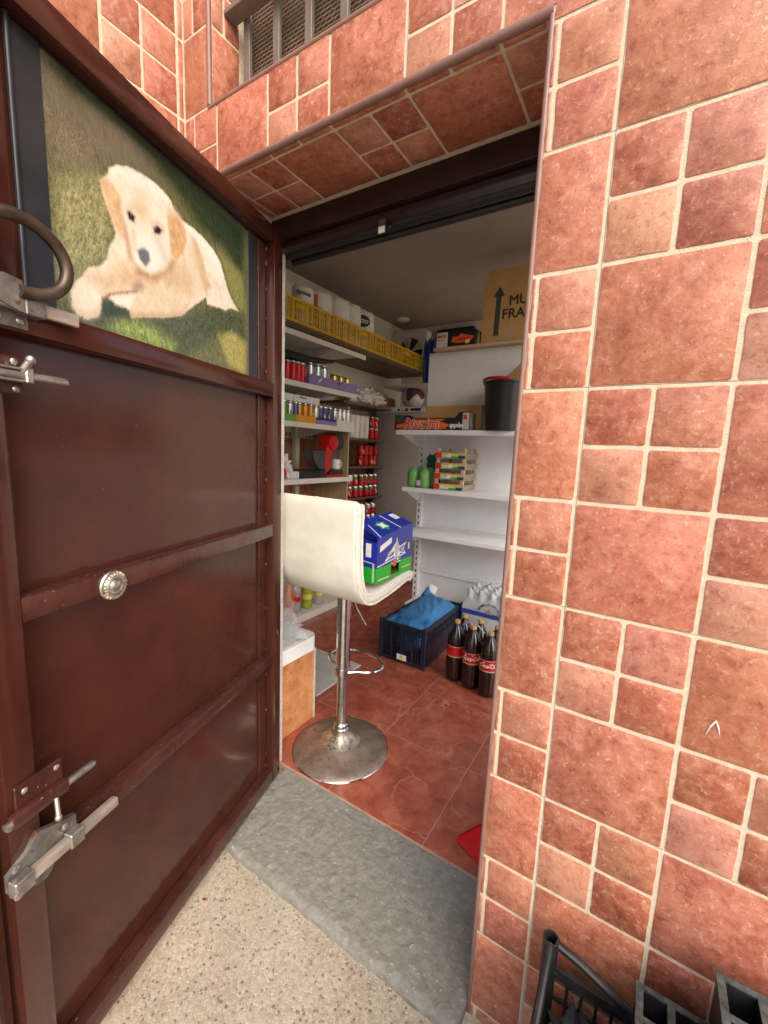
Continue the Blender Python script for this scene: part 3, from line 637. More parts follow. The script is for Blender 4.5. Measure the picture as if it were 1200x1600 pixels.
# upper slide bolt
b = B(); b.box(0.830, 0.905, 0.0005, 0.006, 1.343, 1.400, bev=0.0015); ub = dpart(b, 'slide_bolt', 'door_paint_worn')
b = B(); b.cyl((0.925, 0.017, 1.3715), (0.772, 0.017, 1.3715), 0.0068, n=16); b.blob((0.772, 0.017, 1.3715), (0.0068, 0.0068, 0.0068), 2, 0); dpart(b, 'rod', 'steel', ub)
b = B(); b.box(0.838, 0.90, 0.0065, 0.024, 1.3785, 1.3825, bev=0.001); b.box(0.838, 0.90, 0.0065, 0.024, 1.3605, 1.3645, bev=0.001); b.box(0.826, 0.838, 0.0065, 0.0255, 1.360, 1.384, bev=0.002); dpart(b, 'guide', 'steel', ub)
b = B(); b.cyl((0.838, 0.018, 1.378), (0.833, 0.028, 1.395), 0.0055, n=12); b.blob((0.8325, 0.029, 1.396), (0.0075, 0.0075, 0.0075), 2, 0); dpart(b, 'bolt_knob', 'steel', ub)
screw(ub, 0.842, 0.006, 1.392); screw(ub, 0.842, 0.006, 1.350); screw(ub, 0.885, 0.006, 1.392)
# latch with ring handle
b = B(); b.box(0.742, 0.925, 0.012, 0.022, 1.4685, 1.489, bev=0.0015); lt = dpart(b, 'latch', 'worn_wood_metal')
b = B(); b.prism([(0.90, 1.492), (0.86, 1.515), (0.835, 1.512), (0.828, 1.497), (0.812, 1.493), (0.812, 1.466), (0.840, 1.466), (0.925, 1.492)][::-1], 0.0225, 0.0255); b.box(0.80, 0.832, 0.0005, 0.027, 1.464, 1.494, bev=0.002); dpart(b, 'latch_plate', 'rusty_steel', lt)
b = B(); b.box(0.815, 0.905, 0.0005, 0.005, 1.444, 1.470, bev=0.001); dpart(b, 'back_plate', 'rusty_steel', lt)
ring = []
for k in range(0, 41):
    a = R_(-95 + 275 * k / 40); ring.append((0.834 - 0.066 * math.cos(a) * (1.0), 0.026 + 0.008 * math.sin(a * 0.5 + 1), 1.5475 + 0.052 * math.sin(a)))
b = B(); b.tube(ring, 0.0098, n=12); dpart(b, 'ring_handle', 'dark_steel', lt)
screw(lt, 0.829, 0.0258, 1.4995, 0.0065); screw(lt, 0.828, 0.0055, 1.4555, 0.006); screw(lt, 0.862, 0.0055, 1.4585, 0.009)
# lower slide bolt
b = B(); b.box(0.815, 0.895, 0.0005, 0.006, 0.628, 0.690, bev=0.0015); lb = dpart(b, 'slide_bolt', 'door_paint_worn')
b = B(); b.box(0.815, 0.91, 0.0065, 0.022, 0.628, 0.652, bev=0.004, seg=2); dpart(b, 'guide', 'door_paint_worn', lb)
b = B(); b.cyl((0.918, 0.0145, 0.640), (0.764, 0.0145, 0.640), 0.0065, n=16); b.blob((0.764, 0.0145, 0.640), (0.0065, 0.0065, 0.0065), 2, 0); dpart(b, 'rod', 'steel', lb)
b = B(); b.cyl((0.842, 0.023, 0.634), (0.848, 0.034, 0.607), 0.0042, n=12); b.blob((0.849, 0.035, 0.604), (0.0062, 0.0062, 0.0062), 2, 0); dpart(b, 'bolt_knob', 'chrome_rust', lb)
screw(lb, 0.826, 0.006, 0.678); screw(lb, 0.880, 0.006, 0.676); screw(lb, 0.909, 0.012, 0.634, 0.0075)
# lower rim latch
b = B(); b.prism([(0.918, 0.545), (0.918, 0.512), (0.800, 0.512), (0.800, 0.560), (0.845, 0.575), (0.868, 0.585), (0.886, 0.562)], 0.0005, 0.010); ll = dpart(b, 'rim_latch', 'rusty_steel')
b = B(); b.box(0.722, 0.905, 0.0105, 0.027, 0.514, 0.534, bev=0.0035, seg=2); dpart(b, 'latch_bar', 'worn_wood_metal', ll)
b = B(); b.box(0.799, 0.826, 0.0102, 0.0300, 0.510, 0.540, bev=0.002); b.box(0.889, 0.920, 0.0102, 0.0300, 0.509, 0.539, bev=0.002); dpart(b, 'bracket', 'steel', ll)
MK = Matrix.Translation((0.862, 0.001, 0.497)) @ Matrix.Rotation(R_(-90), 4, 'X')
b = B(); b.lathe([(0.021, 0), (0.021, 0.004), (0.015, 0.006), (0.009, 0.006), (0.008, 0.010), (0.002, 0.010)], n=24, M=MK); dpart(b, 'keyhole_plate', 'rusty_steel', ll)
screw(ll, 0.905, 0.0102, 0.549, 0.007); screw(ll, 0.822, 0.0102, 0.552, 0.006); screw(ll, 0.916, 0.030, 0.518, 0.008)

# ------------------------------------------------------------------ photo print on the door
poster = thing('poster', 'large glossy photo print of a pale puppy lying on grass, on the door', 'poster', M=MD @ Matrix.Translation((0.45, -0.037, 1.46)))
def ppart(b, name, mat, **k):
    b.v = [(p[0] - 0.45, p[1] + 0.037, p[2] - 1.46) for p in b.v]; return b.obj(name, mat, poster, world=False, **k)
DOG = {
'body':[(0.115,0.311),(0.121,0.325),(0.137,0.339),(0.167,0.353),(0.199,0.359),(0.233,0.362),(0.263,0.358),(0.281,0.35),(0.29,0.337),(0.313,0.326),(0.348,0.327),(0.386,0.323),(0.426,0.311),(0.456,0.292),(0.473,0.262),(0.482,0.243),(0.505,0.212),(0.539,0.189),(0.505,0.187),(0.476,0.172),(0.448,0.172),(0.401,0.164),(0.397,0.181),(0.358,0.15),(0.326,0.125),(0.304,0.106),(0.244,0.084),(0.196,0.071),(0.157,0.058),(0.153,0.073),(0.122,0.073),(0.106,0.078),(0.109,0.089),(0.089,0.072),(0.086,0.052),(0.076,0.035),(0.056,0.025),(0.036,0.027),(0.027,0.04),(0.026,0.062),(0.035,0.083),(0.051,0.1),(0.064,0.12),(0.089,0.133),(0.106,0.152),(0.109,0.172),(0.125,0.199),(0.128,0.212),(0.122,0.228),(0.109,0.256),(0.102,0.27),(0.098,0.29),(0.108,0.303)],
'ear_l':[(0.098,0.294),(0.112,0.302),(0.128,0.296),(0.144,0.285),(0.147,0.252),(0.146,0.228),(0.139,0.209),(0.126,0.222),(0.115,0.244),(0.104,0.267)],
'ear_r':[(0.274,0.329),(0.293,0.334),(0.313,0.326),(0.327,0.31),(0.328,0.283),(0.317,0.254),(0.292,0.225),(0.276,0.232),(0.274,0.267),(0.267,0.308)],
'face':[(0.145,0.289),(0.156,0.331),(0.199,0.355),(0.244,0.352),(0.268,0.326),(0.274,0.267),(0.276,0.227),(0.249,0.189),(0.212,0.17),(0.174,0.176),(0.165,0.209),(0.156,0.233),(0.148,0.256)],
'muzzle':[(0.167,0.206),(0.182,0.229),(0.215,0.24),(0.251,0.234),(0.256,0.205),(0.236,0.18),(0.201,0.168),(0.174,0.176)],
'nose':[(0.179,0.201),(0.195,0.214),(0.211,0.211),(0.214,0.194),(0.201,0.175),(0.185,0.185)],
'eye_l':[(0.157,0.265),(0.165,0.27),(0.177,0.265),(0.174,0.253),(0.162,0.253)],
'eye_r':[(0.226,0.268),(0.238,0.277),(0.252,0.274),(0.243,0.261),(0.229,0.258)],
'fore':[(0.181,0.321),(0.208,0.328),(0.215,0.299),(0.205,0.265),(0.183,0.266),(0.177,0.295)],
'chest':[(0.127,0.157),(0.167,0.165),(0.211,0.164),(0.249,0.185),(0.275,0.213),(0.274,0.181),(0.223,0.139),(0.176,0.118),(0.139,0.109),(0.115,0.125)],
'spot':[(0.166,0.129),(0.188,0.142),(0.199,0.133),(0.176,0.118),(0.162,0.118)],
'leg':[(0.106,0.078),(0.133,0.097),(0.176,0.118),(0.259,0.153),(0.314,0.162),(0.331,0.144),(0.304,0.111),(0.244,0.084),(0.157,0.058),(0.147,0.071)],
'toe':[(0.106,0.08),(0.133,0.097),(0.171,0.108),(0.153,0.075),(0.128,0.075)],
'paw':[(0.027,0.04),(0.026,0.062),(0.039,0.081),(0.064,0.092),(0.086,0.087),(0.088,0.06),(0.076,0.035),(0.056,0.025),(0.036,0.027)],
'armline':[(0.089,0.076),(0.109,0.091),(0.176,0.12),(0.176,0.115),(0.109,0.085),(0.09,0.069)],
'hind':[(0.351,0.302),(0.363,0.307),(0.385,0.268),(0.415,0.213),(0.397,0.184),(0.375,0.219),(0.357,0.256)],
'hip':[(0.348,0.32),(0.386,0.323),(0.426,0.311),(0.456,0.292),(0.473,0.262),(0.459,0.235),(0.424,0.243),(0.392,0.281)],
'hpaw':[(0.399,0.179),(0.432,0.198),(0.454,0.19),(0.44,0.169),(0.403,0.165)],
'darkband':[(0.014,0.42),(0.045,0.406),(0.151,0.414),(0.282,0.386),(0.322,0.372),(0.378,0.344),(0.479,0.334),(0.561,0.29),(0.569,0.43),(0.324,0.446),(0.153,0.441),(0.036,0.438)],
'brownband':[(0.004,0.412),(0.014,0.42),(0.045,0.406),(0.118,0.403),(0.234,0.392),(0.309,0.401),(0.233,0.375),(0.118,0.331),(0.057,0.287),(0.013,0.248),(0.006,0.308)],
'leftgrass':[(0.009,0.239),(0.056,0.276),(0.098,0.294),(0.113,0.247),(0.121,0.212),(0.103,0.151),(0.062,0.123),(0.028,0.08),(0.007,0.059)],
'rightgrass':[(0.451,0.317),(0.561,0.296),(0.574,0.194),(0.534,0.199),(0.495,0.237),(0.478,0.274)],
'shadow':[(0.039,0.019),(0.083,0.047),(0.151,0.052),(0.326,0.113),(0.44,0.169),(0.565,0.186),(0.576,0.098),(0.437,0.081),(0.308,0.004),(0.182,0.013),(0.082,0.016)],
'green':[(0.101,0.021),(0.131,0.046),(0.167,0.052),(0.218,0.049),(0.281,0.032),(0.267,0.01),(0.216,0.012),(0.15,0.013)],
'brgrass':[(0.446,0.095),(0.504,0.121),(0.576,0.11),(0.575,0.011),(0.492,0.026),(0.464,0.06)],
}

DOG['chin']=[(0.173,0.168),(0.212,0.165),(0.255,0.189),(0.281,0.225),(0.292,0.224),(0.278,0.196),(0.226,0.156),(0.178,0.151)]
DOG['cheek']=[(0.145,0.251),(0.154,0.24),(0.162,0.208),(0.169,0.178),(0.176,0.171),(0.158,0.174),(0.15,0.202),(0.142,0.223)]
DOG['backshade']=[(0.328,0.263),(0.351,0.302),(0.385,0.268),(0.39,0.21),(0.358,0.163),(0.328,0.167),(0.338,0.219)]
DOG['muzl']=[(0.167,0.234),(0.173,0.241),(0.178,0.215),(0.175,0.197),(0.17,0.203)]
DOG['muzr']=[(0.228,0.252),(0.24,0.251),(0.258,0.233),(0.261,0.212),(0.25,0.212),(0.239,0.233)]
DOG['brow']=[(0.158,0.277),(0.18,0.293),(0.207,0.295),(0.195,0.276),(0.179,0.276),(0.163,0.27)]
DOG['browr']=[(0.221,0.28),(0.242,0.289),(0.259,0.282),(0.253,0.276),(0.238,0.278),(0.222,0.271)]
DOG['belly']=[(0.249,0.185),(0.317,0.235),(0.344,0.212),(0.339,0.161),(0.306,0.16),(0.259,0.155)]
DOG['legbot']=[(0.152,0.069),(0.197,0.08),(0.257,0.096),(0.313,0.121),(0.33,0.142),(0.304,0.104),(0.244,0.082),(0.157,0.056)]
DOG['pawbot']=[(0.029,0.039),(0.04,0.034),(0.061,0.036),(0.084,0.057),(0.078,0.035),(0.056,0.024),(0.035,0.025)]
DOG['armsh']=[(0.057,0.102),(0.088,0.122),(0.115,0.121),(0.134,0.108),(0.094,0.082),(0.086,0.094)]
DOG['under']=[(0.085,0.067),(0.106,0.076),(0.15,0.07),(0.152,0.054),(0.097,0.042),(0.083,0.047)]
DOG['headtop']=[(0.121,0.323),(0.137,0.339),(0.167,0.352),(0.199,0.359),(0.233,0.362),(0.264,0.357),(0.281,0.348),(0.255,0.337),(0.209,0.341),(0.156,0.331),(0.127,0.314)]
DOG['eartopr']=[(0.263,0.332),(0.29,0.34),(0.313,0.331),(0.299,0.324),(0.273,0.315)]
DOG['backrim']=[(0.32,0.325),(0.348,0.326),(0.386,0.321),(0.426,0.309),(0.456,0.291),(0.471,0.264),(0.451,0.274),(0.409,0.298),(0.363,0.312),(0.326,0.314)]
def poly_sd(px, py, poly):
    P = np.array(poly); Q = np.roll(P, -1, 0); d = np.full(px.shape, 1e9); ins = np.zeros(px.shape, bool)
    for (ax, ay), (bx, by) in zip(P, Q):
        ex, ey = bx - ax, by - ay; t = np.clip(((px - ax) * ex + (py - ay) * ey) / (ex * ex + ey * ey + 1e-12), 0, 1)
        d = np.minimum(d, np.hypot(px - ax - t * ex, py - ay - t * ey))
        c = ((ay > py) != (by > py)); xi = ax + (py - ay) * ex / (ey if abs(ey) > 1e-9 else 1e-9); ins ^= c & (px < xi)
    return np.where(ins, d, -d)
def vnoise(x, y, seed):
    r = np.random.default_rng(seed); T = r.random((256, 256)); xi = np.floor(x).astype(int); yi = np.floor(y).astype(int); fx = x - xi; fy = y - yi
    fx = fx * fx * (3 - 2 * fx); fy = fy * fy * (3 - 2 * fy)
    g = lambda a, c: T[a % 256, c % 256]
    return (g(xi, yi) * (1 - fx) + g(xi + 1, yi) * fx) * (1 - fy) + (g(xi, yi + 1) * (1 - fx) + g(xi + 1, yi + 1) * fx) * fy
def fnoise(x, y, seed, o=4): return sum(vnoise(x * 2 ** k, y * 2 ** k, seed + k) * 0.5 ** (k + 1) for k in range(o)) / (1 - 0.5 ** o)
NX, NY = 520, 400; PW, PH = 0.588, 0.432
gx, gy = np.meshgrid(np.linspace(-0.004, PW, NX), np.linspace(-0.02, PH, NY)); gx = gx.ravel(); gy = gy.ravel()
blade = fnoise((gx + gy * 0.25) * 300, (gy - gx * 0.2) * 90, 5, 3); blade2 = fnoise((gx - gy * 0.5) * 330, (gy + gx * 0.4) * 130, 9, 3); soft = fnoise(gx * 14, gy * 14, 3, 4)
wx = gx + (fnoise(gx * 200, gy * 200, 21, 3) - 0.5) * 0.0042; wy = gy + (fnoise(gx * 200, gy * 200, 33, 3) - 0.5) * 0.0042
def msk(name, w=0.004, fur=True): 
    s = poly_sd(wx if fur else gx, wy if fur else gy, DOG[name]); t = np.clip(s / (w * 0.7) * 0.5 + 0.5, 0, 1); return (t * t * (3 - 2 * t))[:, None]
def C3(r, g, b_): return np.array([[lin(r), lin(g), lin(b_)]])
img = np.repeat(C3(104, 104, 68), gx.size, 0) * (0.45 + 1.1 * ((blade - 0.5) * 1.1 + 0.5))[:, None]
def over(m, c): 
    global img; img = img * (1 - m) + c * m
over(msk('brownband', 0.05), C3(120, 110, 90) * (0.75 + 0.5 * soft)[:, None])
over(np.clip((gy[:, None] - 0.30) / 0.05, 0, 1) * np.clip((0.30 - gx[:, None]) / 0.1, 0, 1) * 0.8, C3(108, 103, 84) * (0.72 + 0.55 * blade)[:, None])
over(msk('leftgrass', 0.03), C3(150, 146, 104) * (0.62 + 0.75 * np.clip((blade2 - 0.5) * 2.0 + 0.5, 0, 1.2))[:, None])
over(msk('darkband', 0.03), C3(52, 66, 45) * (0.6 + 0.8 * blade)[:, None])
over(msk('rightgrass', 0.025), C3(138, 138, 84) * (0.6 + 0.8 * blade2)[:, None])
over(msk('shadow', 0.03), C3(74, 82, 60) * (0.6 + 0.8 * np.clip((blade2 - 0.5) * 2 + 0.5, 0, 1.2))[:, None])
over(msk('green', 0.03), C3(140, 156, 78) * (0.55 + 0.9 * np.clip((blade - 0.5) * 2 + 0.5, 0, 1.2))[:, None])
over(msk('brgrass', 0.02), C3(166, 154, 92) * (0.6 + 0.8 * blade2)[:, None])
def strokes(n, l0, l1, ang, spread, lo, hi, keep, seed):
    """short brushed lines (grass blades, hairs) that lighten or darken what is printed under them"""
    global img
    r = np.random.default_rng(seed); im = img.reshape(NY, NX, 3).copy(); src = im.copy(); kp = keep.reshape(NY, NX)
    for _ in range(n):
        i, j = r.integers(0, NX), r.integers(0, NY)
        if r.random() > kp[j, i]: continue
        a = (ang(i / NX, j / NY) if callable(ang) else ang) + r.normal(0, spread); L = int(r.uniform(l0, l1)); k = np.arange(L); c = r.uniform(-0.02, 0.02)
        ii = np.clip((i + np.cos(a) * k + c * k * k).astype(int), 0, NX - 1); jj = np.clip((j + np.sin(a) * k).astype(int), 0, NY - 1)
        w = (1 - k / L)[:, None]; f = r.uniform(lo, hi); im[jj, ii] = im[jj, ii] * (1 - w) + src[j, i] * f * w
    img = im.reshape(-1, 3)
low = np.clip((0.40 - 0.22 * gx / PW - gy) / 0.06 + 0.15, 0.06, 1)
strokes(26000, 5, 15, math.pi / 2, 0.55, 0.35, 1.75, low, 3)
fur = fnoise((gx * 0.8 + gy * 0.5) * 150, (gy - gx) * 60, 41, 3)
cream = C3(240, 225, 202) * (0.80 + 0.34 * fur)[:, None]
bm_ = msk('body', 0.005); over(bm_, cream)
tan = C3(216, 180, 138) * (0.8 + 0.4 * fur)[:, None]
for nm, w, a in (('chest', 0.03, 0.85), ('hind', 0.012, 0.9), ('leg', 0.03, 0.45), ('fore', 0.03, 0.5)): over(msk(nm, w) * a * bm_, tan)
over(msk('hip', 0.02) * 0.6 * bm_, C3(250, 243, 230)); over(msk('face', 0.02) * 0.55, C3(244, 232, 216)); over(msk('muzzle', 0.02) * 0.75, C3(247, 238, 228))
over(msk('fore', 0.03) * 0.35, C3(225, 190, 140))
over(msk('toe', 0.01) * 0.8, C3(250, 238, 222)); over(msk('paw', 0.014) * 0.5, C3(246, 230, 204)); over(msk('armline', 0.006) * 0.9, C3(146, 106, 78))
over(msk('spot', 0.012) * 0.7, C3(150, 118, 108)); over(msk('hpaw', 0.008) * 0.6, C3(246, 228, 206))
over(msk('chin', 0.012) * 0.9, C3(178, 138, 102)); over(msk('cheek', 0.010) * 0.85, C3(196, 160, 124)); over(msk('backshade', 0.02) * 0.5 * bm_, C3(222, 196, 164))
ear = C3(214, 174, 128) * (0.7 + 0.6 * fur)[:, None]
over(msk('ear_l', 0.010) * 0.85, ear * 1.05); over(msk('ear_r', 0.007), ear)
for nm, w, a, c_ in (('muzl', 0.012, 0.5, (196, 162, 128)), ('muzr', 0.018, 0.5, (206, 172, 138)), ('brow', 0.018, 0.45, (206, 168, 124)), ('browr', 0.014, 0.5, (200, 160, 118)), ('belly', 0.03, 0.7, (208, 170, 130)), ('legbot', 0.016, 0.75, (176, 134, 92)), ('pawbot', 0.016, 0.6, (196, 160, 118)), ('armsh', 0.03, 0.7, (204, 164, 122)), ('headtop', 0.02, 0.8, (252, 246, 236)), ('backrim', 0.014, 0.8, (252, 247, 238))): over(msk(nm, w) * a * bm_, C3(*c_) * (0.85 + 0.3 * fur)[:, None])
over(msk('under', 0.012) * 0.85 * (1 - bm_), C3(48, 56, 40)); over(msk('eartopr', 0.016) * 0.7, C3(236, 214, 184))
for nm in ('eye_l', 'eye_r'): over(msk(nm, 0.016, False) * 0.6, C3(150, 112, 90)); over(msk(nm, 0.005, False), C3(58, 38, 38))
over(msk('nose', 0.007, False), C3(112, 114, 126) * (0.8 + 0.4 * soft)[:, None])
dogm = (bm_[:, 0] > 0.5).astype(float)
strokes(16000, 4, 11, lambda u, v: -1.3 + 2.2 * (u - 0.35) , 0.35, 0.84, 1.13, dogm * (1 - msk('nose', 0.004)[:, 0]) * (1 - msk('eye_l', 0.012)[:, 0]) * (1 - msk('eye_r', 0.012)[:, 0]), 8)
edge = np.clip(1 - np.abs(poly_sd(gx, gy, DOG['body'])) / 0.006, 0, 1)
strokes(9000, 4, 9, lambda u, v: -1.3 + 2.2 * (u - 0.35), 0.6, 0.9, 1.08, edge * dogm, 12)
img = np.clip(img * 0.80, 0.003, 0.84)
me = bpy.data.meshes.new('print')
vsn = [(0.735 - x - 0.45, 0.0022, 1.48 + y - 1.46) for x, y in zip(gx, gy)]
me.from_pydata(vsn, [], [(j * NX + i, j * NX + i + 1, (j + 1) * NX + i + 1, (j + 1) * NX + i) for j in range(NY - 1) for i in range(NX - 1)])
at = me.color_attributes.new('print', 'FLOAT_COLOR', 'POINT'); at.data.foreach_set('color', np.concatenate([img, np.ones((img.shape[0], 1))], 1).ravel().astype(np.float32))
me.materials.append(MATS['print']); me.shade_smooth(); link('print', me, poster)
b = B(); b.box(0.1585, 0.7335, -0.0366, -0.0352, 1.462, 1.917); ppart(b, 'backing', 'vinyl')
b = B(); b.box(0.7385, 0.788, -0.0366, -0.0325, 1.4865, 1.9165, bev=0.001); b.cyl((0.790, -0.031, 1.4865), (0.790, -0.031, 1.9165), 0.0045, n=12); ppart(b, 'side_strip', 'vinyl')
b = B(); b.box(0.0985, 0.1475, -0.0366, -0.0335, 1.4865, 1.9165, bev=0.001); ppart(b, 'side_strip', 'vinyl')

# ================================================================== bar stool
AX, AY = -0.893, 0.497
st = thing('bar_stool', 'cream leather bar stool with chrome column and tarnished round base', 'stool', (AX, AY, 0))
prof = [(0.0, 0.0), (0.200, 0.0), (0.203, 0.004), (0.200, 0.009), (0.17, 0.016), (0.12, 0.029), (0.08, 0.046), (0.055, 0.062), (0.036, 0.080), (0.030, 0.090)]
b = B(); b.lathe(prof[1:], (AX, AY, 0.001), 64); bs_ = b.obj('base', 'tarnished_base', st, ang=60)
b = B(); b.lathe([(0.2035, 0.0005), (0.2055, 0.003), (0.2035, 0.0065)], (AX, AY, 0.001), 64, cap=False); b.obj('base_rim', 'chrome', bs_)
b = B(); b.lathe([(0.085, 0.0448), (0.070, 0.0534), (0.056, 0.0628), (0.040, 0.0770)], (AX, AY, 0.0016), 40, cap=False); b.obj('worn_patch', 'chrome_rust', bs_, ang=80)
b = B(); b.lathe([(0.030, 0.088), (0.034, 0.092), (0.034, 0.100), (0.030, 0.104), (0.030, 0.118), (0.026, 0.122)], (AX, AY, 0), 32); b.obj('base_collar', 'chrome', st)
b = B(); b.cyl((AX, AY, 0.115), (AX, AY, 0.40), 0.0225, n=32); b.obj('lower_column', 'chrome', st)
b = B(); b.cyl((AX, AY, 0.36), (AX, AY, 0.70), 0.030, n=32); b.obj('column', 'chrome', st)
b = B(); b.lathe([(0.0305, 0.345), (0.034, 0.348), (0.034, 0.372), (0.0305, 0.375)], (AX, AY, 0), 32); b.obj('footrest_collar', 'chrome', st)
pts = []
for k in range(33):
    a = R_(-150 + 300 * k / 32); pts.append((AX - 0.006 + 0.132 * math.sin(a), AY + 0.098 + 0.085 * math.cos(a), 0.36))
pts = [(AX - 0.028, AY + 0.012, 0.36)] + pts + [(AX + 0.030, AY - 0.004, 0.36)]
b = B(); b.tube(pts, 0.0068, n=10); b.obj('footrest', 'chrome', st)
b = B(); b.tube([(AX + 0.01, AY + 0.03, 0.695), (AX + 0.02, AY + 0.055, 0.62), (AX + 0.037, AY + 0.10, 0.535)], [0.005, 0.005, 0.0065], n=10); b.obj('lever', 'chrome', st)
b = B(); b.box(AX - 0.08, AX + 0.08, AY - 0.06, AY + 0.10, 0.695, 0.705, bev=0.002); b.obj('seat_plate', 'black_plastic', st)
# upholstered shell: a bent slab swept along x
ctr = [(0.318, 1.105), (0.313, 1.05), (0.311, 0.98), (0.314, 0.90), (0.322, 0.835), (0.340, 0.785), (0.372, 0.750), (0.415, 0.738), (0.47, 0.740), (0.54, 0.748), (0.61, 0.760), (0.66, 0.768), (0.695, 0.764), (0.715, 0.745)]
def smooth_path(p, n):
    out = []
    for k in range(n):
        t = k / (n - 1) * (len(p) - 1); i = min(int(t), len(p) - 2); f = t - i
        a, b1, c, d = p[max(i - 1, 0)], p[i], p[i + 1], p[min(i + 2, len(p) - 1)]
        out.append(tuple(0.5 * ((2 * b1[q]) + (-a[q] + c[q]) * f + (2 * a[q] - 5 * b1[q] + 4 * c[q] - d[q]) * f * f + (-a[q] + 3 * b1[q] - 3 * c[q] + d[q]) * f ** 3) for q in (0, 1)))
    return out
path = smooth_path(ctr, 56); XW = 0.200
def shell(th, wfun, x_off, name, mat, par, bulge=0.006, ring=20, seams=True):
    vs = []; fs = []; m = len(path)
    for i, (y, z) in enumerate(path):
        y2, z2 = path[min(i + 1, m - 1)]; y1_, z1_ = path[max(i - 1, 0)]; L = math.hypot(y2 - y1_, z2 - z1_); ny_, nz_ = (z2 - z1_) / L, -(y2 - y1_) / L
        W = wfun(i / (m - 1)); T = th * (1.0 if 0 < i < m - 1 else 0.55)
        if i in (1, m - 2): T = th * 0.9
        sect = rrect(-W, W, -T, T, T * 0.92, 4); nn = len(sect)
        for (a, c) in sect:
            puff = bulge * (1 - min(1, abs(a) / W) ** 4) * (1 if c > 0 else -0.35)
            wr = 0.0022 * mnoise.noise(Vector((a * 18, y * 22, z * 22))) + 0.0008 * mnoise.noise(Vector((a * 70, y * 80, z * 80)))
            d = c + puff + wr; vs.append((AX + x_off + a, y - ny_ * d, z - nz_ * d))
    nn = len(sect)
    for i in range(m - 1): fs += [(i * nn + k, i * nn + (k + 1) % nn, (i + 1) * nn + (k + 1) % nn, (i + 1) * nn + k) for k in range(nn)]
    fs += [tuple(range(nn)), tuple(range((m - 1) * nn, m * nn))]
    b = B(); b.add(vs, fs); return b.obj(name, mat, par, ang=70)
def wf(t):
    w = XW
    if t < 0.05: w -= 0.028 * (1 - t / 0.05) ** 2
    if t > 0.95: w -= 0.022 * ((t - 0.95) / 0.05) ** 2
    return w
sh = shell(0.021, wf, 0.0, 'seat_shell', 'cream_leather', st)
# scuffed piping along both side edges and the top edge
for sx in (-1, 1):
    for off in (-0.012, 0.012):
        pp = []
        for i, (y, z) in enumerate(path):
            y2, z2 = path[min(i + 1, 55)]; y1_, z1_ = path[max(i - 1, 0)]; L = math.hypot(y2 - y1_, z2 - z1_); ny_, nz_ = (z2 - z1_) / L, -(y2 - y1_) / L
            w = wf(i / 55) - 0.0035; j = 0.0012 * mnoise.noise(Vector((i * 0.9, off * 90, sx)))
            pp.append((AX + sx * (w + j), y - ny_ * off * 1.35, z - nz_ * off * 1.35))
        b = B(); b.tube(pp[1:-1], [0.0036 + 0.0020 * mnoise.noise(Vector((k * 1.3, sx, off * 99))) for k in range(len(pp) - 2)], n=7); b.obj('piping', 'leather_scuff', sh)
b = B(); b.tube([(AX + x, 0.3185 - 0.014, 1.103 + 0.002 * mnoise.noise(Vector((x * 30, 0, 0)))) for x in np.linspace(-0.165, 0.165, 22)], [0.004 + 0.002 * mnoise.noise(Vector((k * 1.3, 0, 4))) for k in range(22)], n=7); b.obj('piping', 'leather_scuff', sh)

# ================================================================== blue and green carton on the stool
cx = thing('cardboard_box', 'open blue and green printed cardboard box sitting on the bar stool', 'box', (-0.88, 0.56, 0.79))
X0, X1, Y0, Y1, Z0, Z1 = -1.06, -0.702, 0.432, 0.70, 0.7885, 0.972
ZG = 0.848; t = 0.004
def wall2(b, poly, a, bb, axis):                     # thin carton wall
    b.prism(poly, a, bb, axis=axis)
b = B(); b.box(X0, X1 - t - 0.0005, Y0 + t + 0.0005, Y1 - t - 0.0005, Z0, Z0 + 0.004); b.obj('base', 'carton_brown', cx)
hole = [(0.535, Z0 + 0.012), (0.60, Z0 + 0.012), (0.60, Z0 + 0.047), (0.59, Z0 + 0.053), (0.545, Z0 + 0.053), (0.535, Z0 + 0.047)]
b = B(); b.box(X1 - t, X1, Y0, 0.535, Z0, ZG); b.box(X1 - t, X1, 0.60, Y1, Z0, ZG); b.box(X1 - t, X1, 0.535, 0.60, Z0 + 0.053, ZG); b.box(X1 - t, X1, 0.535, 0.60, Z0, Z0 + 0.012)
b.cur = 1; b.prism([(Y0, ZG), (Y1, ZG), (Y1, Z1 + 0.012), (Y1 - 0.05, Z1 + 0.014), (Y0 + 0.006, Z1 - 0.012), (Y0, Z1 - 0.03)], X1 - t, X1, axis='x'); b.obj('side_panel', ['box_green', 'box_blue'], cx, smooth=False)
b = B(); b.box(X0, X1 - t - 0.0006, Y0, Y0 + t, Z0, ZG); b.cur = 1
b.prism([(X0, ZG), (X1 - t - 0.0006, ZG), (X1 - t - 0.0006, Z1 - 0.03), (X1 - 0.075, Z1 - 0.018), (X1 - 0.085, Z1 - 0.028), (X1 - 0.20, Z1 - 0.014), (X0, Z1 - 0.014)], Y0, Y0 + t); b.obj('end_panel', ['box_green', 'box_blue'], cx, smooth=False)
b = B(); b.box(X0, X1 - t - 0.0006, Y1 - t, Y1, Z0, Z1 + 0.011); b.obj('end_panel', 'box_blue', cx, smooth=False)
b = B(); b.box(X0, X0 + t, Y0 + t + 0.0006, Y1 - t - 0.0006, Z0 + 0.0045, Z1 + 0.03); b.obj('side_panel', 'carton_brown', cx, smooth=False)
b = B()                                             # folded top flap
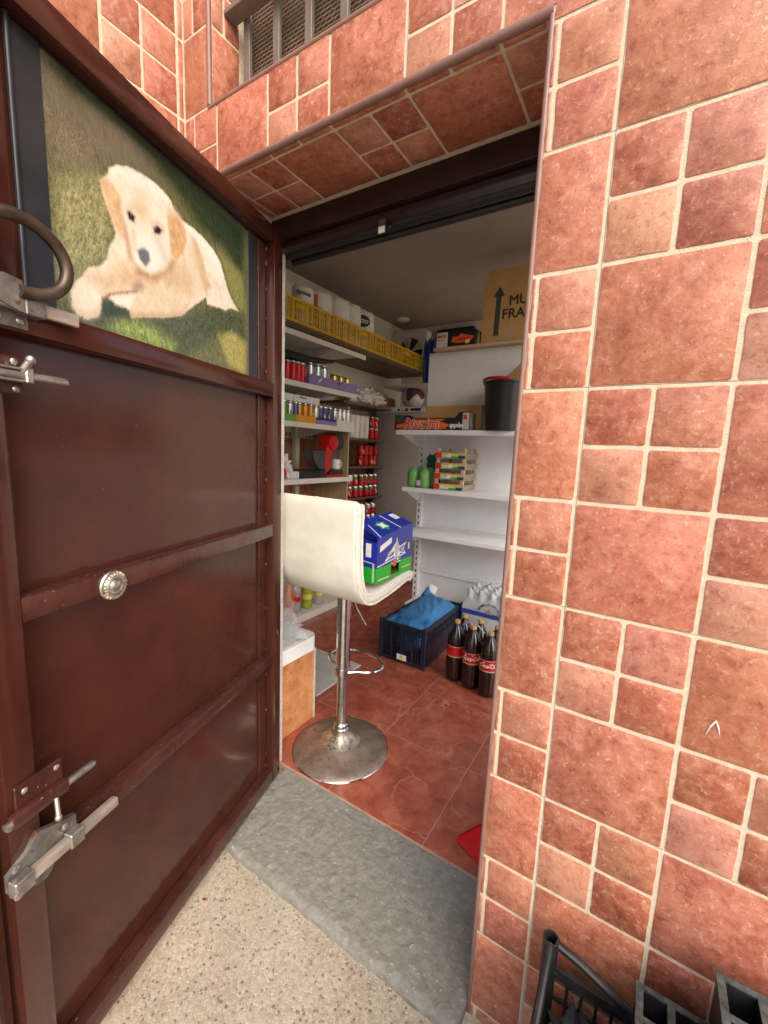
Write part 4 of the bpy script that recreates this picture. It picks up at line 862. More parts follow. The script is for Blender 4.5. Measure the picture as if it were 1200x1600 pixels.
b.add([(X1 - 0.001, Y0 + 0.01, Z1 - 0.0105), (X1 - 0.001, Y1 - 0.002, Z1 + 0.0135), (X1 - 0.11, Y1 - 0.002, Z1 + 0.052), (X1 - 0.115, Y0 + 0.10, Z1 + 0.040), (X1 - 0.085, Y0 + 0.028, Z1 + 0.016)], [(0, 1, 2, 3, 4)])
b.add([(p[0], p[1], p[2] - 0.0035) for p in b.v[:5]], [(4, 3, 2, 1, 0)]); b.add(b.v[:10], [(k, (k + 1) % 5, 5 + (k + 1) % 5, 5 + k) for k in range(5)]); b.obj('flap', 'box_blue', cx, smooth=False)
def ink(name, mat, parent, polys, M, lift=0.0006):
    b = B()
    for p in polys: b.add([(q[0], q[1], lift) for q in p] + [(q[0], q[1], 0) for q in p], [tuple(range(len(p)))] + [(k, (k + 1) % len(p), len(p) + (k + 1) % len(p), len(p) + k) for k in range(len(p))], M)
    o = b.obj(name, mat, parent, smooth=False)
    if len(polys) > 1: o['kind'] = 'stuff'
    return o
MF = frame((X1, Y0, Z0), (0, 1, 0), (0, 0, 1))
def star(cx_, cy_, pts): return [(cx_ + r * math.cos(R_(a)), cy_ + r * math.sin(R_(a))) for a, r in pts]
ink('emblem', 'ink_white', cx, [[(0.055, 0.075), (0.095, 0.108), (0.135, 0.140), (0.165, 0.118), (0.215, 0.128), (0.195, 0.105), (0.215, 0.080), (0.170, 0.090), (0.155, 0.062), (0.120, 0.086)]], MF)
ink('emblem_field', 'box_blue', cx, [[(0.070, 0.082), (0.118, 0.108), (0.118, 0.094)], [(0.160, 0.098), (0.160, 0.112), (0.203, 0.121), (0.188, 0.104), (0.203, 0.087)]], MF, 0.0010)
ink('emblem_spire', 'ink_silver', cx, [[(0.140, 0.158), (0.158, 0.118), (0.146, 0.078), (0.134, 0.078), (0.122, 0.115)]], MF, 0.0012)
b = B(); text(b, 'JA', 0.026, MF @ Matrix.Translation((0.078, 0.088, 0.0012)) @ Matrix.Rotation(0.35, 4, 'Z'), 0.001); text(b, 'CES', 0.022, MF @ Matrix.Translation((0.162, 0.094, 0.0012)) @ Matrix.Rotation(0.12, 4, 'Z'), 0.001); b.obj('lettering', 'ink_silver', cx, smooth=False)
ink('fruit_mark', 'ink_orange', cx, [[(0.118, 0.045), (0.140, 0.045), (0.143, 0.066), (0.130, 0.072), (0.117, 0.066)]], MF)
ink('leaf_mark', 'ink_green', cx, [[(0.085, 0.058), (0.112, 0.070), (0.105, 0.050)], [(0.150, 0.070), (0.182, 0.078), (0.17, 0.062)]], MF)
ink('info_label', 'ink_white', cx, [[(0.020, 0.118), (0.100, 0.143), (0.100, 0.164), (0.020, 0.141)]], MF)
ink('sticker', 'ink_yellow', cx, [[(0.232, 0.095), (0.244, 0.095), (0.244, 0.122), (0.232, 0.122)]], MF)
ink('line', 'ink_white', cx, [[(0.006, 0.063), (0.205, 0.080), (0.205, 0.084), (0.006, 0.067)], [(0.012, 0.010), (0.092, 0.010), (0.092, 0.013), (0.012, 0.013)], [(0.190, 0.024), (0.255, 0.024), (0.255, 0.027), (0.190, 0.027)], [(0.10, 0.056), (0.172, 0.056), (0.172, 0.059), (0.10, 0.059)]], MF)
ME = frame((X1 - 0.36, Y0, Z0), (1, 0, 0), (0, 0, 1))
b = B(); text(b, 'ICS', 0.042, ME @ Matrix.Translation((0.222, 0.062, 0.0004)), 0.0012); text(b, 'fruits', 0.014, ME @ Matrix.Translation((0.228, 0.038, 0.0004)), 0.0003); b.obj('lettering', 'ink_white', cx, smooth=False)
ink('tape', 'ink_white', cx, [[(0.310, 0.098), (0.334, 0.098), (0.334, 0.150), (0.310, 0.150)]], ME)
ink('line', 'ink_silver', cx, [[(0.235, 0.122), (0.286, 0.122), (0.286, 0.125), (0.235, 0.125)], [(0.284, 0.085), (0.287, 0.085), (0.287, 0.125), (0.284, 0.125)], [(0.284, 0.080), (0.346, 0.074), (0.346, 0.078), (0.284, 0.084)], [(0.342, 0.006), (0.350, 0.006), (0.350, 0.078), (0.342, 0.078)]], ME)
MT = frame((X1 - 0.001, Y0 + 0.01, Z1 - 0.0105), (0, 0.258, 0.024), (-0.109, 0, 0.0385))
ink('emblem', 'ink_green', cx, [star(0.105, 0.055, [(k * 30, 0.036 if k % 2 else 0.022) for k in range(12)])], MT, 0.0008)
ink('emblem', 'ink_white', cx, [star(0.105, 0.055, [(k * 45, 0.026 if k % 2 else 0.012) for k in range(8)])], MT, 0.0014)
ink('info_label', 'ink_white', cx, [[(0.215, 0.06), (0.250, 0.06), (0.250, 0.10), (0.215, 0.10)]], MT, 0.0008)
ink('line', 'ink_white', cx, [[(0.168, 0.0), (0.172, 0.0), (0.172, 0.115), (0.168, 0.115)], [(0.012, 0.0), (0.016, 0.0), (0.05, 0.085), (0.046, 0.085)]], MT, 0.0008)

# ================================================================== sink cabinet by the door
sk = thing('sink_cabinet', 'low cabinet clad in orange stone with a white basin on top, beside the stool', 'cabinet', (-1.3, 0.47, 0))
b = B(); b.box(-1.56, -1.132, 0.34, 0.592, 0.0, 0.352, bev=0.002); b.obj('cladding', 'orange_stone', sk)
b = B(); b.box(-1.1318, -1.1285, 0.585, 0.594, 0.0, 0.352); b.obj('corner_strip', 'raw_strip', sk)
b = B()
outer = rrect(-1.58, -1.120, 0.335, 0.604, 0.045, 6); inner = rrect(-1.56, -1.146, 0.355, 0.580, 0.035, 6); low = rrect(-1.54, -1.17, 0.375, 0.56, 0.03, 6); nn = len(outer)
vs = [(p[0], p[1], 0.3525) for p in outer] + [(p[0], p[1], 0.412) for p in outer] + [(p[0] * 0.997 - 0.0035, p[1] * 0.99 + 0.004, 0.420) for p in outer] + [(p[0], p[1], 0.418) for p in inner] + [(p[0], p[1], 0.365) for p in low]
fs = [(a * nn + k, a * nn + (k + 1) % nn, (a + 1) * nn + (k + 1) % nn, (a + 1) * nn + k) for a in range(4) for k in range(nn)] + [tuple(range(4 * nn, 5 * nn))]
b.add(vs, fs); b.obj('basin', 'white_plastic', sk, ang=50)
b = B(); b.blob((-1.27, 0.47, 0.445), (0.13, 0.09, 0.085), 4, 0.55, 16, 3, flat=0.375, sharp=True); single(b, 'plastic_bag', 'clear_bag', 'crumpled clear plastic bag lying in the white basin', 'bag', loc=(-1.27, 0.47, 0.37))
b = B(); b.blob((-1.285, 0.535, 0.535), (0.055, 0.03, 0.14), 4, 0.5, 18, 8, sharp=True, flat=0.38); single(b, 'plastic_bag', 'clear_bag', 'clear plastic bag standing up at the back of the white basin', 'bag', loc=(-1.285, 0.535, 0.38))
b = B(); b.box(-1.62, -1.227, 0.72, 1.118, 0.0008, 0.009, bev=0.002); mt = single(b, 'floor_mat', 'mat_grey', 'pale grey dotted mat lying on the red floor behind the cabinet', 'mat', loc=(-1.42, 0.92, 0))

# ================================================================== dark crate with blue bag, cola six-pack, beer pack
def lattice(b, P, U, V, w, h, nu, nv, bar, th, rim=0.012):
    """grille panel: origin P, unit vectors U (width) V (height); bars raised along U x V"""
    U = Vector(U); V = Vector(V); n = U.cross(V); M = Matrix(((U.x, n.x, V.x, P[0]), (U.y, n.y, V.y, P[1]), (U.z, n.z, V.z, P[2]), (0, 0, 0, 1)))
    b.box(0, w, -th / 2, th / 2, 0, rim, M=M); b.box(0, w, -th / 2, th / 2, h - rim, h, M=M); b.box(0, rim, -th / 2, th / 2, rim, h - rim, M=M); b.box(w - rim, w, -th / 2, th / 2, rim, h - rim, M=M)
    for k in range(1, nu): x = rim + (w - 2 * rim) * k / nu; b.box(x - bar / 2, x + bar / 2, -th * 0.35, th * 0.35, rim, h - rim, M=M)
    for k in range(1, nv): z = rim + (h - 2 * rim) * k / nv; b.box(rim, w - rim, -th * 0.3, th * 0.3, z - bar * 0.35, z + bar * 0.35, M=M)
ck = thing('plastic_crate', 'black slatted plastic crate on the red floor holding a blue bag', 'crate', (-1.05, 1.58, 0), R_(-2))
x0, x1, y0, y1, h = -1.205, -0.903, 1.295, 1.86, 0.243
b = B(); lattice(b, (x0, y0, 0.004), (1, 0, 0), (0, 0, 1), x1 - x0, h, 16, 8, 0.005, 0.008, 0.022)
for k in (0.25, 0.5, 0.75): b.box(x0 + (x1 - x0) * k - 0.007, x0 + (x1 - x0) * k + 0.007, y0 - 0.006, y0 + 0.006, 0.02, 0.235)
b.obj('end_wall', 'navy_crate', ck, smooth=False)
b = B(); lattice(b, (x0, y1, 0.004), (1, 0, 0), (0, 0, 1), x1 - x0, h, 16, 8, 0.005, 0.008, 0.022); b.obj('end_wall', 'navy_crate', ck, smooth=False)
for x in (x0 + 0.004, x1 - 0.004):
    b = B(); lattice(b, (x, y0 + 0.005, 0.004), (0, 1, 0), (0, 0, 1), y1 - y0 - 0.01, h, 24, 5, 0.008, 0.008, 0.026); b.box(x - 0.003, x + 0.003, y0 + 0.05, y1 - 0.05, 0.03, 0.13); b.obj('side_wall', 'navy_crate', ck, smooth=False)
for x in (x0, x1):
    for y in (y0, y1): b = B(); b.box(x - 0.011, x + 0.011, y - 0.011, y + 0.011, 0.0, 0.258, bev=0.003); b.obj('corner_post', 'navy_crate', ck)
b = B(); b.box(x0 + 0.01, x1 - 0.01, y0 + 0.01, y1 - 0.01, 0.004, 0.012); b.obj('base', 'navy_crate', ck)
b = B(); b.box(-1.082, -1.017, y0 - 0.0085, y0 - 0.0065, 0.022, 0.058); lbk = b.obj('label_card', 'label_paper', ck)
b = B(); b.cyl((-1.05, y0 - 0.0090, 0.040), (-1.05, y0 - 0.0086, 0.040), 0.013, n=20); b.obj('label_mark', 'label_yellow', lbk)
b = B(); nx, ny = 46, 70; vs = []
for j in range(ny + 1):
    for i in range(nx + 1):
        u, v = i / nx, j / ny; x = -1.197 + 0.288 * u; y = 1.303 + 0.55 * v
        e = min(u, 1 - u) * 2; g = min(v, 1 - v) * 2; dome = (1 - (1 - e) ** 3) * (1 - (1 - g) ** 4)
        z = 0.225 + 0.065 * dome * (0.8 + 0.5 * v) + 0.016 * mnoise.fractal(Vector((x * 7, y * 5, 1)), 1.0, 2, 3) + 0.014 * abs(mnoise.noise(Vector((x * 16 + y * 9, y * 7 - x * 5, 2)))) + 0.085 * max(0, 1 - math.hypot((u - 0.16) / 0.22, (v - 0.93) / 0.14))
        vs.append((x, y, z))
b.add(vs, [(j * (nx + 1) + i, j * (nx + 1) + i + 1, (j + 1) * (nx + 1) + i + 1, (j + 1) * (nx + 1) + i) for j in range(ny) for i in range(nx)])
b.blob((-1.05, 1.58, 0.11), (0.135, 0.26, 0.10), 3, 0.2, 10, 2)
bag = thing('bag', 'blue plastic bag of goods stuffed into the black crate on the floor', 'bag', (-1.05, 1.58, 0.02)); b.obj('film', 'blue_bag', bag, ang=80)
b = B(); b.add([(-1.13, 1.79, 0.312), (-1.07, 1.765, 0.30), (-1.08, 1.83, 0.335), (-1.14, 1.84, 0.345)], [(0, 1, 2, 3)]); b.add([(p[0], p[1], p[2] - 0.001) for p in b.v[:4]], [(3, 2, 1, 0)]); b.obj('printed_label', 'label_paper', bag, smooth=False)

def cola(parent, x, y, lab, txt):
    prof = [(0.034, 0.0), (0.047, 0.006), (0.0515, 0.030), (0.050, 0.07), (0.0515, 0.11), (0.0515, 0.145), (0.0500, 0.150), (0.0500, 0.212), (0.0515, 0.218), (0.0515, 0.238), (0.048, 0.262), (0.038, 0.288), (0.025, 0.312), (0.0165, 0.325), (0.0145, 0.336)]
    b = B(); b.lathe(prof, (x, y, 0.0), 24)
    bt = b.obj('bottle', 'cola_liquid', parent, ang=60)
    b = B(); b.lathe([(0.0508, 0.155), (0.0508, 0.208)], (x, y, 0), 24, cap=False); b.cur = 1; b.lathe([(0.0509, 0.148), (0.0509, 0.155)], (x, y, 0), 24, cap=False); b.lathe([(0.0509, 0.208), (0.0509, 0.212)], (x, y, 0), 24, cap=False); b.obj('label', [lab, 'tan_band'], bt)
    b = B(); b.lathe([(0.0150, 0.334), (0.0165, 0.336), (0.0165, 0.350), (0.0145, 0.353)], (x, y, 0), 18); b.obj('cap', 'straw_brown', bt)
    if txt:
        d = Vector((0.11084 - x, -0.826 - y, 0)).normalized(); Mx = frame((x + d.x * 0.0512, y + d.y * 0.0512, 0.172), (-d.y, d.x, 0), (0, 0, 1))
        b = B(); text(b, txt, 0.031, Mx, 0.0003, 0.35, 'CENTER', wrap=0.0512, width=0.8); b.obj('lettering', 'ink_white', bt, smooth=False)
        b = B(); rg = random.Random(int(abs(x) * 1e4))
        for k in range(10):
            a = math.atan2(d.y, d.x) + rg.uniform(-1.2, 1.2); z = rg.uniform(0.166, 0.204); p = Vector((x + 0.0505 * math.cos(a), y + 0.0505 * math.sin(a), z)); b.blob(p, (0.003, 0.003, 0.0035), 1, 0)
        b.obj('label_spots', 'ink_white', bt)
sp = thing('cola_six_pack', 'six dark cola bottles with red labels packed together on the floor', 'bottles', (-0.62, 1.37, 0))
k = 0
for i in range(3):
    for j in range(2):
        cola(sp, -0.720 + 0.104 * i + 0.004 * j, 1.327 + 0.105 * j - 0.022 * i, 'cola_label', None if (i, j) == (0, 0) else 'Coca-Cola')
b = B(); b.tube([(-0.70, 1.36, 0.318), (-0.66, 1.345, 0.348), (-0.60, 1.33, 0.348), (-0.56, 1.32, 0.318)], 0.004, n=8); b.obj('carry_strap', 'film', sp)
bp_ = thing('beer_pack', 'film-wrapped pack of bottles with blue band behind the cola bottles', 'bottles', (-0.74, 1.95, 0))
b = B(); b.box(-0.885, -0.575, 1.80, 2.12, 0.0, 0.215, bev=0.02, seg=3); b.cur = 1; b.box(-0.886, -0.574, 1.799, 2.121, 0.215, 0.243); b.obj('wrap', ['film', 'beer_blue'], bp_)
b = B(); nx = 60; vs = []
for j in range(nx + 1):
    for i in range(nx + 1):
        x = -0.885 + 0.31 * i / nx; y = 1.80 + 0.32 * j / nx; fx = (x + 0.885) / 0.0775 % 1 - 0.5; fy = (y - 1.8) / 0.08 % 1 - 0.5
        ed = min(1, min(i, nx - i, j, nx - j) / 8); vs.append((x, y, 0.245 + 0.10 * ed ** 0.6 + 0.035 * math.exp(-(fx * fx + fy * fy) * 14) * ed + 0.012 * mnoise.noise(Vector((x * 40, y * 40, 0))) * ed))
b.add(vs, [(j * (nx + 1) + i, j * (nx + 1) + i + 1, (j + 1) * (nx + 1) + i + 1, (j + 1) * (nx + 1) + i) for j in range(nx) for i in range(nx)]); b.obj('film_top', 'film', bp_, ang=80)
for i in range(4):
    for j in range(2):
        b = B(); b.lathe([(0.012, 0.30), (0.014, 0.302), (0.014, 0.372), (0.0125, 0.376)], (-0.846 + 0.0775 * i, 1.84 + 0.08 * j, 0.0), 12); b.obj('bottle_neck', 'bottle_clear', bp_)
b = B(); Mb = frame((-0.69, 1.7975, 0.232), (1, 0, 0), (0, 0, 1))
for ch, a in zip('ESTRELLA GALICIA', np.linspace(158, 22, 16)): text(b, ch, 0.021, Mb @ Matrix.Rotation(R_(a - 90), 4, 'Z') @ Matrix.Translation((-0.005, 0.068, 0)), 0.0005)
b.obj('lettering', 'ink_navy', bp_, smooth=False)
ink('star', 'carton_brown', bp_, [star(0, 0.022, [(90 + 36 * k, 0.026 if k % 2 == 0 else 0.011) for k in range(10)])], Mb, 0.001)

# ================================================================== white gondola shelving facing the door
un = thing('shelving_unit', 'white metal shelving with back panel and slotted upright, facing the door', 'shelves', (-0.95, 2.24, 0))
for x in (-1.45, -0.42):
    b = B(); b.box(x - 0.022, x + 0.022, 2.188, 2.25, 0.0, 1.47, bev=0.002); up = b.obj('upright', 'white_metal', un)
    b = B()
    for k in range(27):
        z = 0.10 + k * 0.05; b.box(x - 0.005, x + 0.005, 2.1872, 2.1895, z, z + 0.024)
    b.obj('slot_row', 'slot_dark', up, smooth=False)
for z0, z1 in ((0.06, 0.30), (0.335, 0.70), (0.702, 1.04), (1.042, 1.44)):
    b = B(); b.box(-1.427, -0.443, 2.222, 2.234, z0, z1, bev=0.0015); b.obj('back_panel', 'white_metal', un)
b = B(); b.box(-1.427, -0.443, 2.205, 2.234, 0.301, 0.334, bev=0.003); b.obj('rail', 'white_metal', un)
b = B(); b.box(-1.362, -0.44, 2.058, 2.076, 1.4365, 2.0, bev=0.002); single(b, 'board', 'white_metal', 'large plain white board standing on the upper shelf behind the apple carton', 'board', loc=(-0.9, 2.065, 1.437))
b = B(); b.box(-1.427, -0.443, 2.150, 2.2, 1.44, 1.472, bev=0.002); b.obj('rail', 'white_metal', un)
def gshelf(z, yf, xl=-1.46):
    b = B(); b.box(xl, -0.41, yf, yf + 0.004, z - 0.034, z, bev=0.0012); b.box(xl, -0.41, yf + 0.0042, 2.186, z - 0.005, z - 0.0008); s_ = b.obj('shelf', 'white_metal', un)
    b = B(); b.box(xl, -0.41, yf - 0.0022, yf - 0.0004, z - 0.031, z - 0.004); b.obj('price_rail', 'white_metal', s_)
    for x in (-1.448, -0.43):
        b = B(); b.prism([(yf + 0.02, z - 0.0055), (2.186, z - 0.0055), (2.186, z - 0.12), (2.13, z - 0.115), (yf + 0.03, z - 0.03)], x - 0.002, x + 0.002, axis='x'); b.obj('bracket', 'white_metal', s_, smooth=False)
    return s_
gshelf(1.435, 1.822, -1.475); gshelf(1.02, 1.915); gshelf(0.685, 1.915)
b = B(); b.box(-1.427, -0.44, 1.98, 2.186, 0.0, 0.10, bev=0.002); b.obj('plinth', 'white_metal', un)

# --- four wooden fruit trays stacked on the middle shelf
names = ['lowest of the four', 'second from the bottom of the', 'third from the bottom of the', 'topmost of the']
for k in range(4):
    ox = (-0.003, 0.0, 0.004, 0.002)[k]; z = 1.0205 + 0.0745 * k
    t = thing('fruit_tray', ['small printed wooden fruit tray, lowest of four stacked on the white shelf', 'printed wooden fruit tray second from the bottom of the stack', 'printed wooden fruit tray third from the bottom of the stack', 'empty printed wooden fruit tray on top of the stack'][k], 'tray', (-1.1, 2.07, z), group='stacked wooden fruit trays')
    xa, xb, ya, yb = -1.213 + ox, -0.985 + ox, 1.945, 2.185
    b = B(); b.box(xa + 0.002, xb - 0.002, ya + 0.004, yb - 0.004, z, z + 0.004); b.obj('base', 'wood_pale', t)
    for y in (ya, yb - 0.004):
        b = B(); b.box(xa, xb, y, y + 0.004, z + 0.003, z + 0.045); fp = b.obj('front_slat', 'wood_pale', t)
        if y == ya:
            b = B(); b.box(xa + 0.001, xa + 0.045, y - 0.0008, y - 0.0002, z + 0.005, z + 0.043); b.obj('print_red', 'ink_red', fp)
            b = B(); b.box(xa + 0.046, xb - 0.055, y - 0.0008, y - 0.0002, z + 0.004, z + 0.018); b.obj('print_green', 'ink_green', fp)
            b = B(); b.box(xb - 0.054, xb - 0.004, y - 0.0008, y - 0.0002, z + 0.004, z + 0.024); b.obj('print_green', 'bottle_green_dark', fp)
            b = B(); b.box(xa + 0.046, xb - 0.055, y - 0.0007, y - 0.0002, z + 0.0185, z + 0.036); b.obj('print_yellow', 'label_yellow', fp)
            b = B(); text(b, 'Jesus', 0.034, frame((xa + 0.05, y - 0.0010, z + 0.009), (1, 0, 0), (0, 0, 1)), 0.0012, 0.3); b.obj('lettering', 'ink_white', fp, smooth=False)
            b = B(); xx = xa + (0.062, 0.098, 0.104, 0.092)[k]; b.box(xx, xx + 0.026, y - 0.0022, y - 0.0016, z + 0.010, z + 0.036, M=None); b.obj('sticker', 'ink_white', fp)
    for x in (xa, xb - 0.004):
        b = B(); b.box(x, x + 0.004, ya + 0.0045, yb - 0.0045, z + 0.003, z + 0.043); b.obj('side_slat', 'wood_grey', t)
    for x in (xa + 0.004, xb - 0.026):
        for y in (ya + 0.0045, yb - 0.0265):
            b = B(); b.box(x, x + 0.022, y, y + 0.022, z + 0.0045, z + 0.0735, bev=0.001); b.obj('corner_block', 'wood_pale', t)

# --- green bottles pack and dark green bag
t = thing('bottle_pack', 'pack of squat translucent green bottles beside the wooden trays', 'bottles', (-1.36, 2.02, 1.02))
for i in range(2):
    for j in range(2):
        x, y = -1.405 + 0.094 * i, 1.985 + 0.093 * j
        b = B(); b.lathe([(0.034, 0), (0.044, 0.008), (0.0455, 0.03), (0.0435, 0.05), (0.0455, 0.07), (0.0455, 0.10), (0.040, 0.122), (0.026, 0.138), (0.015, 0.146), (0.013, 0.152)], (x, y, 1.0206), 24); b.obj('bottle', 'pet_green', t, ang=60)
b = B(); b.box(-1.352, -1.318, 1.9375, 1.9385, 1.035, 1.075); b.obj('sticker', 'ink_silver', t)
b = B(); b.blob((-1.30, 2.11, 1.19), (0.06, 0.03, 0.075), 3, 0.5, 20, 4, sharp=True); b.blob((-1.29, 2.12, 1.09), (0.05, 0.03, 0.07), 3, 0.3, 20, 6); single(b, 'bag', 'bottle_green_dark', 'dark green bag behind the green bottles on the shelf', 'bag', loc=(-1.3, 2.12, 1.02))

# --- apple carton, liner, bucket on the upper shelf
t = thing('fruit_carton', 'black cardboard apple carton with red and white lettering on the shelf', 'box', (-1.2, 1.95, 1.436))
xa, xb, y, z = -1.495, -0.925, 1.826, 1.4365
b = B(); b.prism([(xa, z), (xb, z), (xb, z + 0.118), (xb - 0.075, z + 0.118), (xb - 0.105, z + 0.082), (xa + 0.165, z + 0.078), (xa + 0.125, z + 0.100), (xa, z + 0.102)], y, y + 0.004); fp = b.obj('front_panel', 'box_black', t, smooth=False)
b = B(); b.prism([(xa, z), (xb, z), (xb, z + 0.118), (xb - 0.075, z + 0.118), (xb - 0.105, z + 0.082), (xa + 0.165, z + 0.078), (xa + 0.125, z + 0.100), (xa, z + 0.102)], 2.0505, 2.0545); b.obj('back_panel', 'carton_brown', t, smooth=False)
b = B(); b.box(xa, xa + 0.004, y + 0.0045, 2.05, z, z + 0.10); b.obj('end_panel', 'box_black', t)
b = B(); b.box(xb - 0.004, xb, y + 0.0045, 2.05, z, z + 0.112); b.obj('end_panel', 'wood_grey', t)
b = B(); b.box(xa + 0.005, xb - 0.005, y + 0.0045, 2.05, z + 0.0002, z + 0.004); b.obj('base', 'carton_brown', t)
Mf = frame((xa, y, z), (1, 0, 0), (0, 0, 1))
ink('flame_mark', 'ink_orange', fp, [[(0.012, 0.012), (0.10, 0.008), (0.40, 0.008), (0.425, 0.036), (0.36, 0.056), (0.40, 0.075), (0.15, 0.068), (0.09, 0.045), (0.02, 0.036)]], Mf, 0.0005)
b = B(); text(b, 'Rivoira', 0.104, Mf @ Matrix.Translation((0.075, 0.008, 0.0008)), 0.0040, 0.18, width=0.93); b.obj('lettering', 'ink_white', fp, smooth=False)
b = B(); text(b, 'Rivoira', 0.104, Mf @ Matrix.Translation((0.075, 0.008, 0.0022)), 0.0010, 0.18, width=0.93); b.obj('lettering', 'ink_red', fp, smooth=False)
b = B(); b.cyl((xa + 0.243, y - 0.0032, z + 0.034), (xa + 0.243, y - 0.0040, z + 0.034), 0.017, n=20); b.obj('apple_mark', 'tray_green', fp)
b = B(); text(b, 'apples', 0.046, Mf @ Matrix.Translation((0.425, 0.018, 0.0008)), 0.0012, 0.4, width=0.86); b.obj('lettering', 'ink_white', fp, smooth=False)
b = B(); b.box(xa + 0.004, xa + 0.075, y - 0.0010, y - 0.0003, z + 0.05, z + 0.092); b.obj('print_patch', 'ink_grey', fp)
b = B(); b.box(xb - 0.05, xb - 0.004, y - 0.0012, y - 0.0004, z + 0.004, z + 0.112); lp = b.obj('label', 'ink_silver', fp)
b = B(); b.box(xb - 0.046, xb - 0.02, y - 0.0018, y - 0.0013, z + 0.07, z + 0.10); b.obj('label_print', 'ink_red', lp)
b = B(); b.box(-1.305, -0.885, 1.93, 1.945, 1.442, 1.608, bev=0.001); b.box(-1.305, -0.885, 1.946, 2.048, 1.597, 1.606, bev=0.001); single(b, 'cardboard_sheet', 'carton', 'plain folded tan cardboard standing inside the black apple carton', 'cardboard', loc=(-1.1, 1.95, 1.44))
bk = thing('bucket', 'tall black plastic bucket with red lid rim on the upper shelf', 'bucket', (-0.715, 1.90, 1.436))
b = B(); b.lathe([(0.118, 0), (0.121, 0.003), (0.145, 0.285), (0.152, 0.287), (0.152, 0.300), (0.140, 0.300), (0.116, 0.02)], (-0.715, 1.90, 1.4362), 40); b.obj('body', 'black_plastic', bk)
b = B(); b.tube([(-0.715 + 0.150 * math.cos(R_(a)), 1.90 + 0.150 * math.sin(R_(a)), 1.744 + 0.006 * math.sin(R_(a * 2))) for a in range(120, 290, 8)], 0.0095, n=10); b.obj('lid_rim', 'red_plastic', bk)
b = B(); b.lathe([(0.137, 0.297), (0.10, 0.305), (0.002, 0.307)], (-0.715, 1.90, 1.4362), 30, cap=False); b.obj('lid', 'black_plastic', bk)
b = B(); b.prism([(-0.775, 1.7475), (-0.52, 1.7475), (-0.52, 1.92), (-0.60, 1.90), (-0.70, 1.80)], 1.90, 1.905); b.prism([(-0.755, 1.7475), (-0.52, 1.7475), (-0.55, 1.86)], 1.94, 1.944); single(b, 'cardboard_sheet', 'straw_brown', 'torn brown cardboard standing up on the lid of the black bucket', 'cardboard', loc=(-0.68, 1.92, 1.747), smooth=False)

# --- plank and boxes on top
b = B(); b.box(-1.305, -0.42, 2.0, 2.26, 2.001, 2.0215, bev=0.002); single(b, 'plank', 'wood_pale', 'pale wooden plank lying on top of the white shelving', 'plank', loc=(-0.9, 2.15, 2.02))
t = thing('carton', 'small black and white printed carton with orange logo lying on the plank', 'box', (-1.15, 2.1, 2.022))
b = B(); b.box(-1.212, -1.002, 2.03, 2.19, 2.0222, 2.129, bev=0.001); b.cur = 1; b.box(-1.296, -1.2125, 2.03, 2.19, 2.0222, 2.129, bev=0.001); b.obj('body', ['box_black', 'box_white'], t)
Mc = frame((-1.212, 2.03, 2.0222), (1, 0, 0), (0, 0, 1))
ink('logo', 'ink_orange', t, [[(0.03, 0.035), (0.08, 0.025), (0.17, 0.030), (0.20, 0.062), (0.15, 0.072), (0.10, 0.088), (0.08, 0.068), (0.04, 0.07)]], Mc)
ink('logo', 'ink_red', t, [[(0.05, 0.042), (0.09, 0.036), (0.15, 0.042), (0.16, 0.058), (0.09, 0.064)]], Mc, 0.001)
ink('sticker', 'ink_yellow', t, [[(0.135, 0.018), (0.165, 0.018), (0.165, 0.042), (0.135, 0.042)]], Mc, 0.0014)
ink('print', 'ink_red', t, [[(-0.078, 0.07), (-0.045, 0.07), (-0.045, 0.09), (-0.078, 0.09)]], Mc, 0.001); ink('print', 'tissue_pink', t, [[(-0.04, 0.07), (-0.012, 0.07), (-0.012, 0.09), (-0.04, 0.09)], [(-0.08, 0.052), (-0.02, 0.052), (-0.02, 0.058), (-0.08, 0.058)]], Mc, 0.001)
b = B(); b.prism([(-1.000, 2.0225), (-0.972, 2.0225), (-0.984, 2.129)], 2.034, 2.038); b.obj('flap', 'carton_brown', t, smooth=False)
t = thing('moving_carton', 'big tan cardboard box printed with an up arrow and large letters', 'box', (-0.7, 2.15, 2.022))
b = B(); b.box(-0.966, -0.41, 2.03, 2.275, 2.0222, 2.422, bev=0.0015); bd = b.obj('body', 'carton', t)
b = B(); b.box(-0.944, -0.42, 2.031, 2.0345, 2.4225, 2.479); b.obj('flap', 'carton', t, smooth=False)
b = B(); b.box(-0.944, -0.42, 2.26, 2.2635, 2.4225, 2.475); b.obj('flap', 'carton', t, smooth=False)
Mc = frame((-0.966, 2.0298, 2.0222), (1, 0, 0), (0, 0, 1))
ink('arrow', 'ink_grey', bd, [[(0.083, 0.045), (0.118, 0.045), (0.122, 0.29), (0.146, 0.29), (0.108, 0.352), (0.066, 0.29), (0.088, 0.29)]], Mc)
b = B(); text(b, 'MUY', 0.086, Mc @ Matrix.Translation((0.172, 0.226, 0)), 0.0018); text(b, 'FRAGIL', 0.086, Mc @ Matrix.Translation((0.132, 0.146, 0)), 0.0018); b.obj('lettering', 'ink_black', bd, smooth=False)
ink('tape', 'wood_panel', bd, [[(0.155, 0.0), (0.20, 0.0), (0.20, 0.065), (0.155, 0.065)]], Mc)

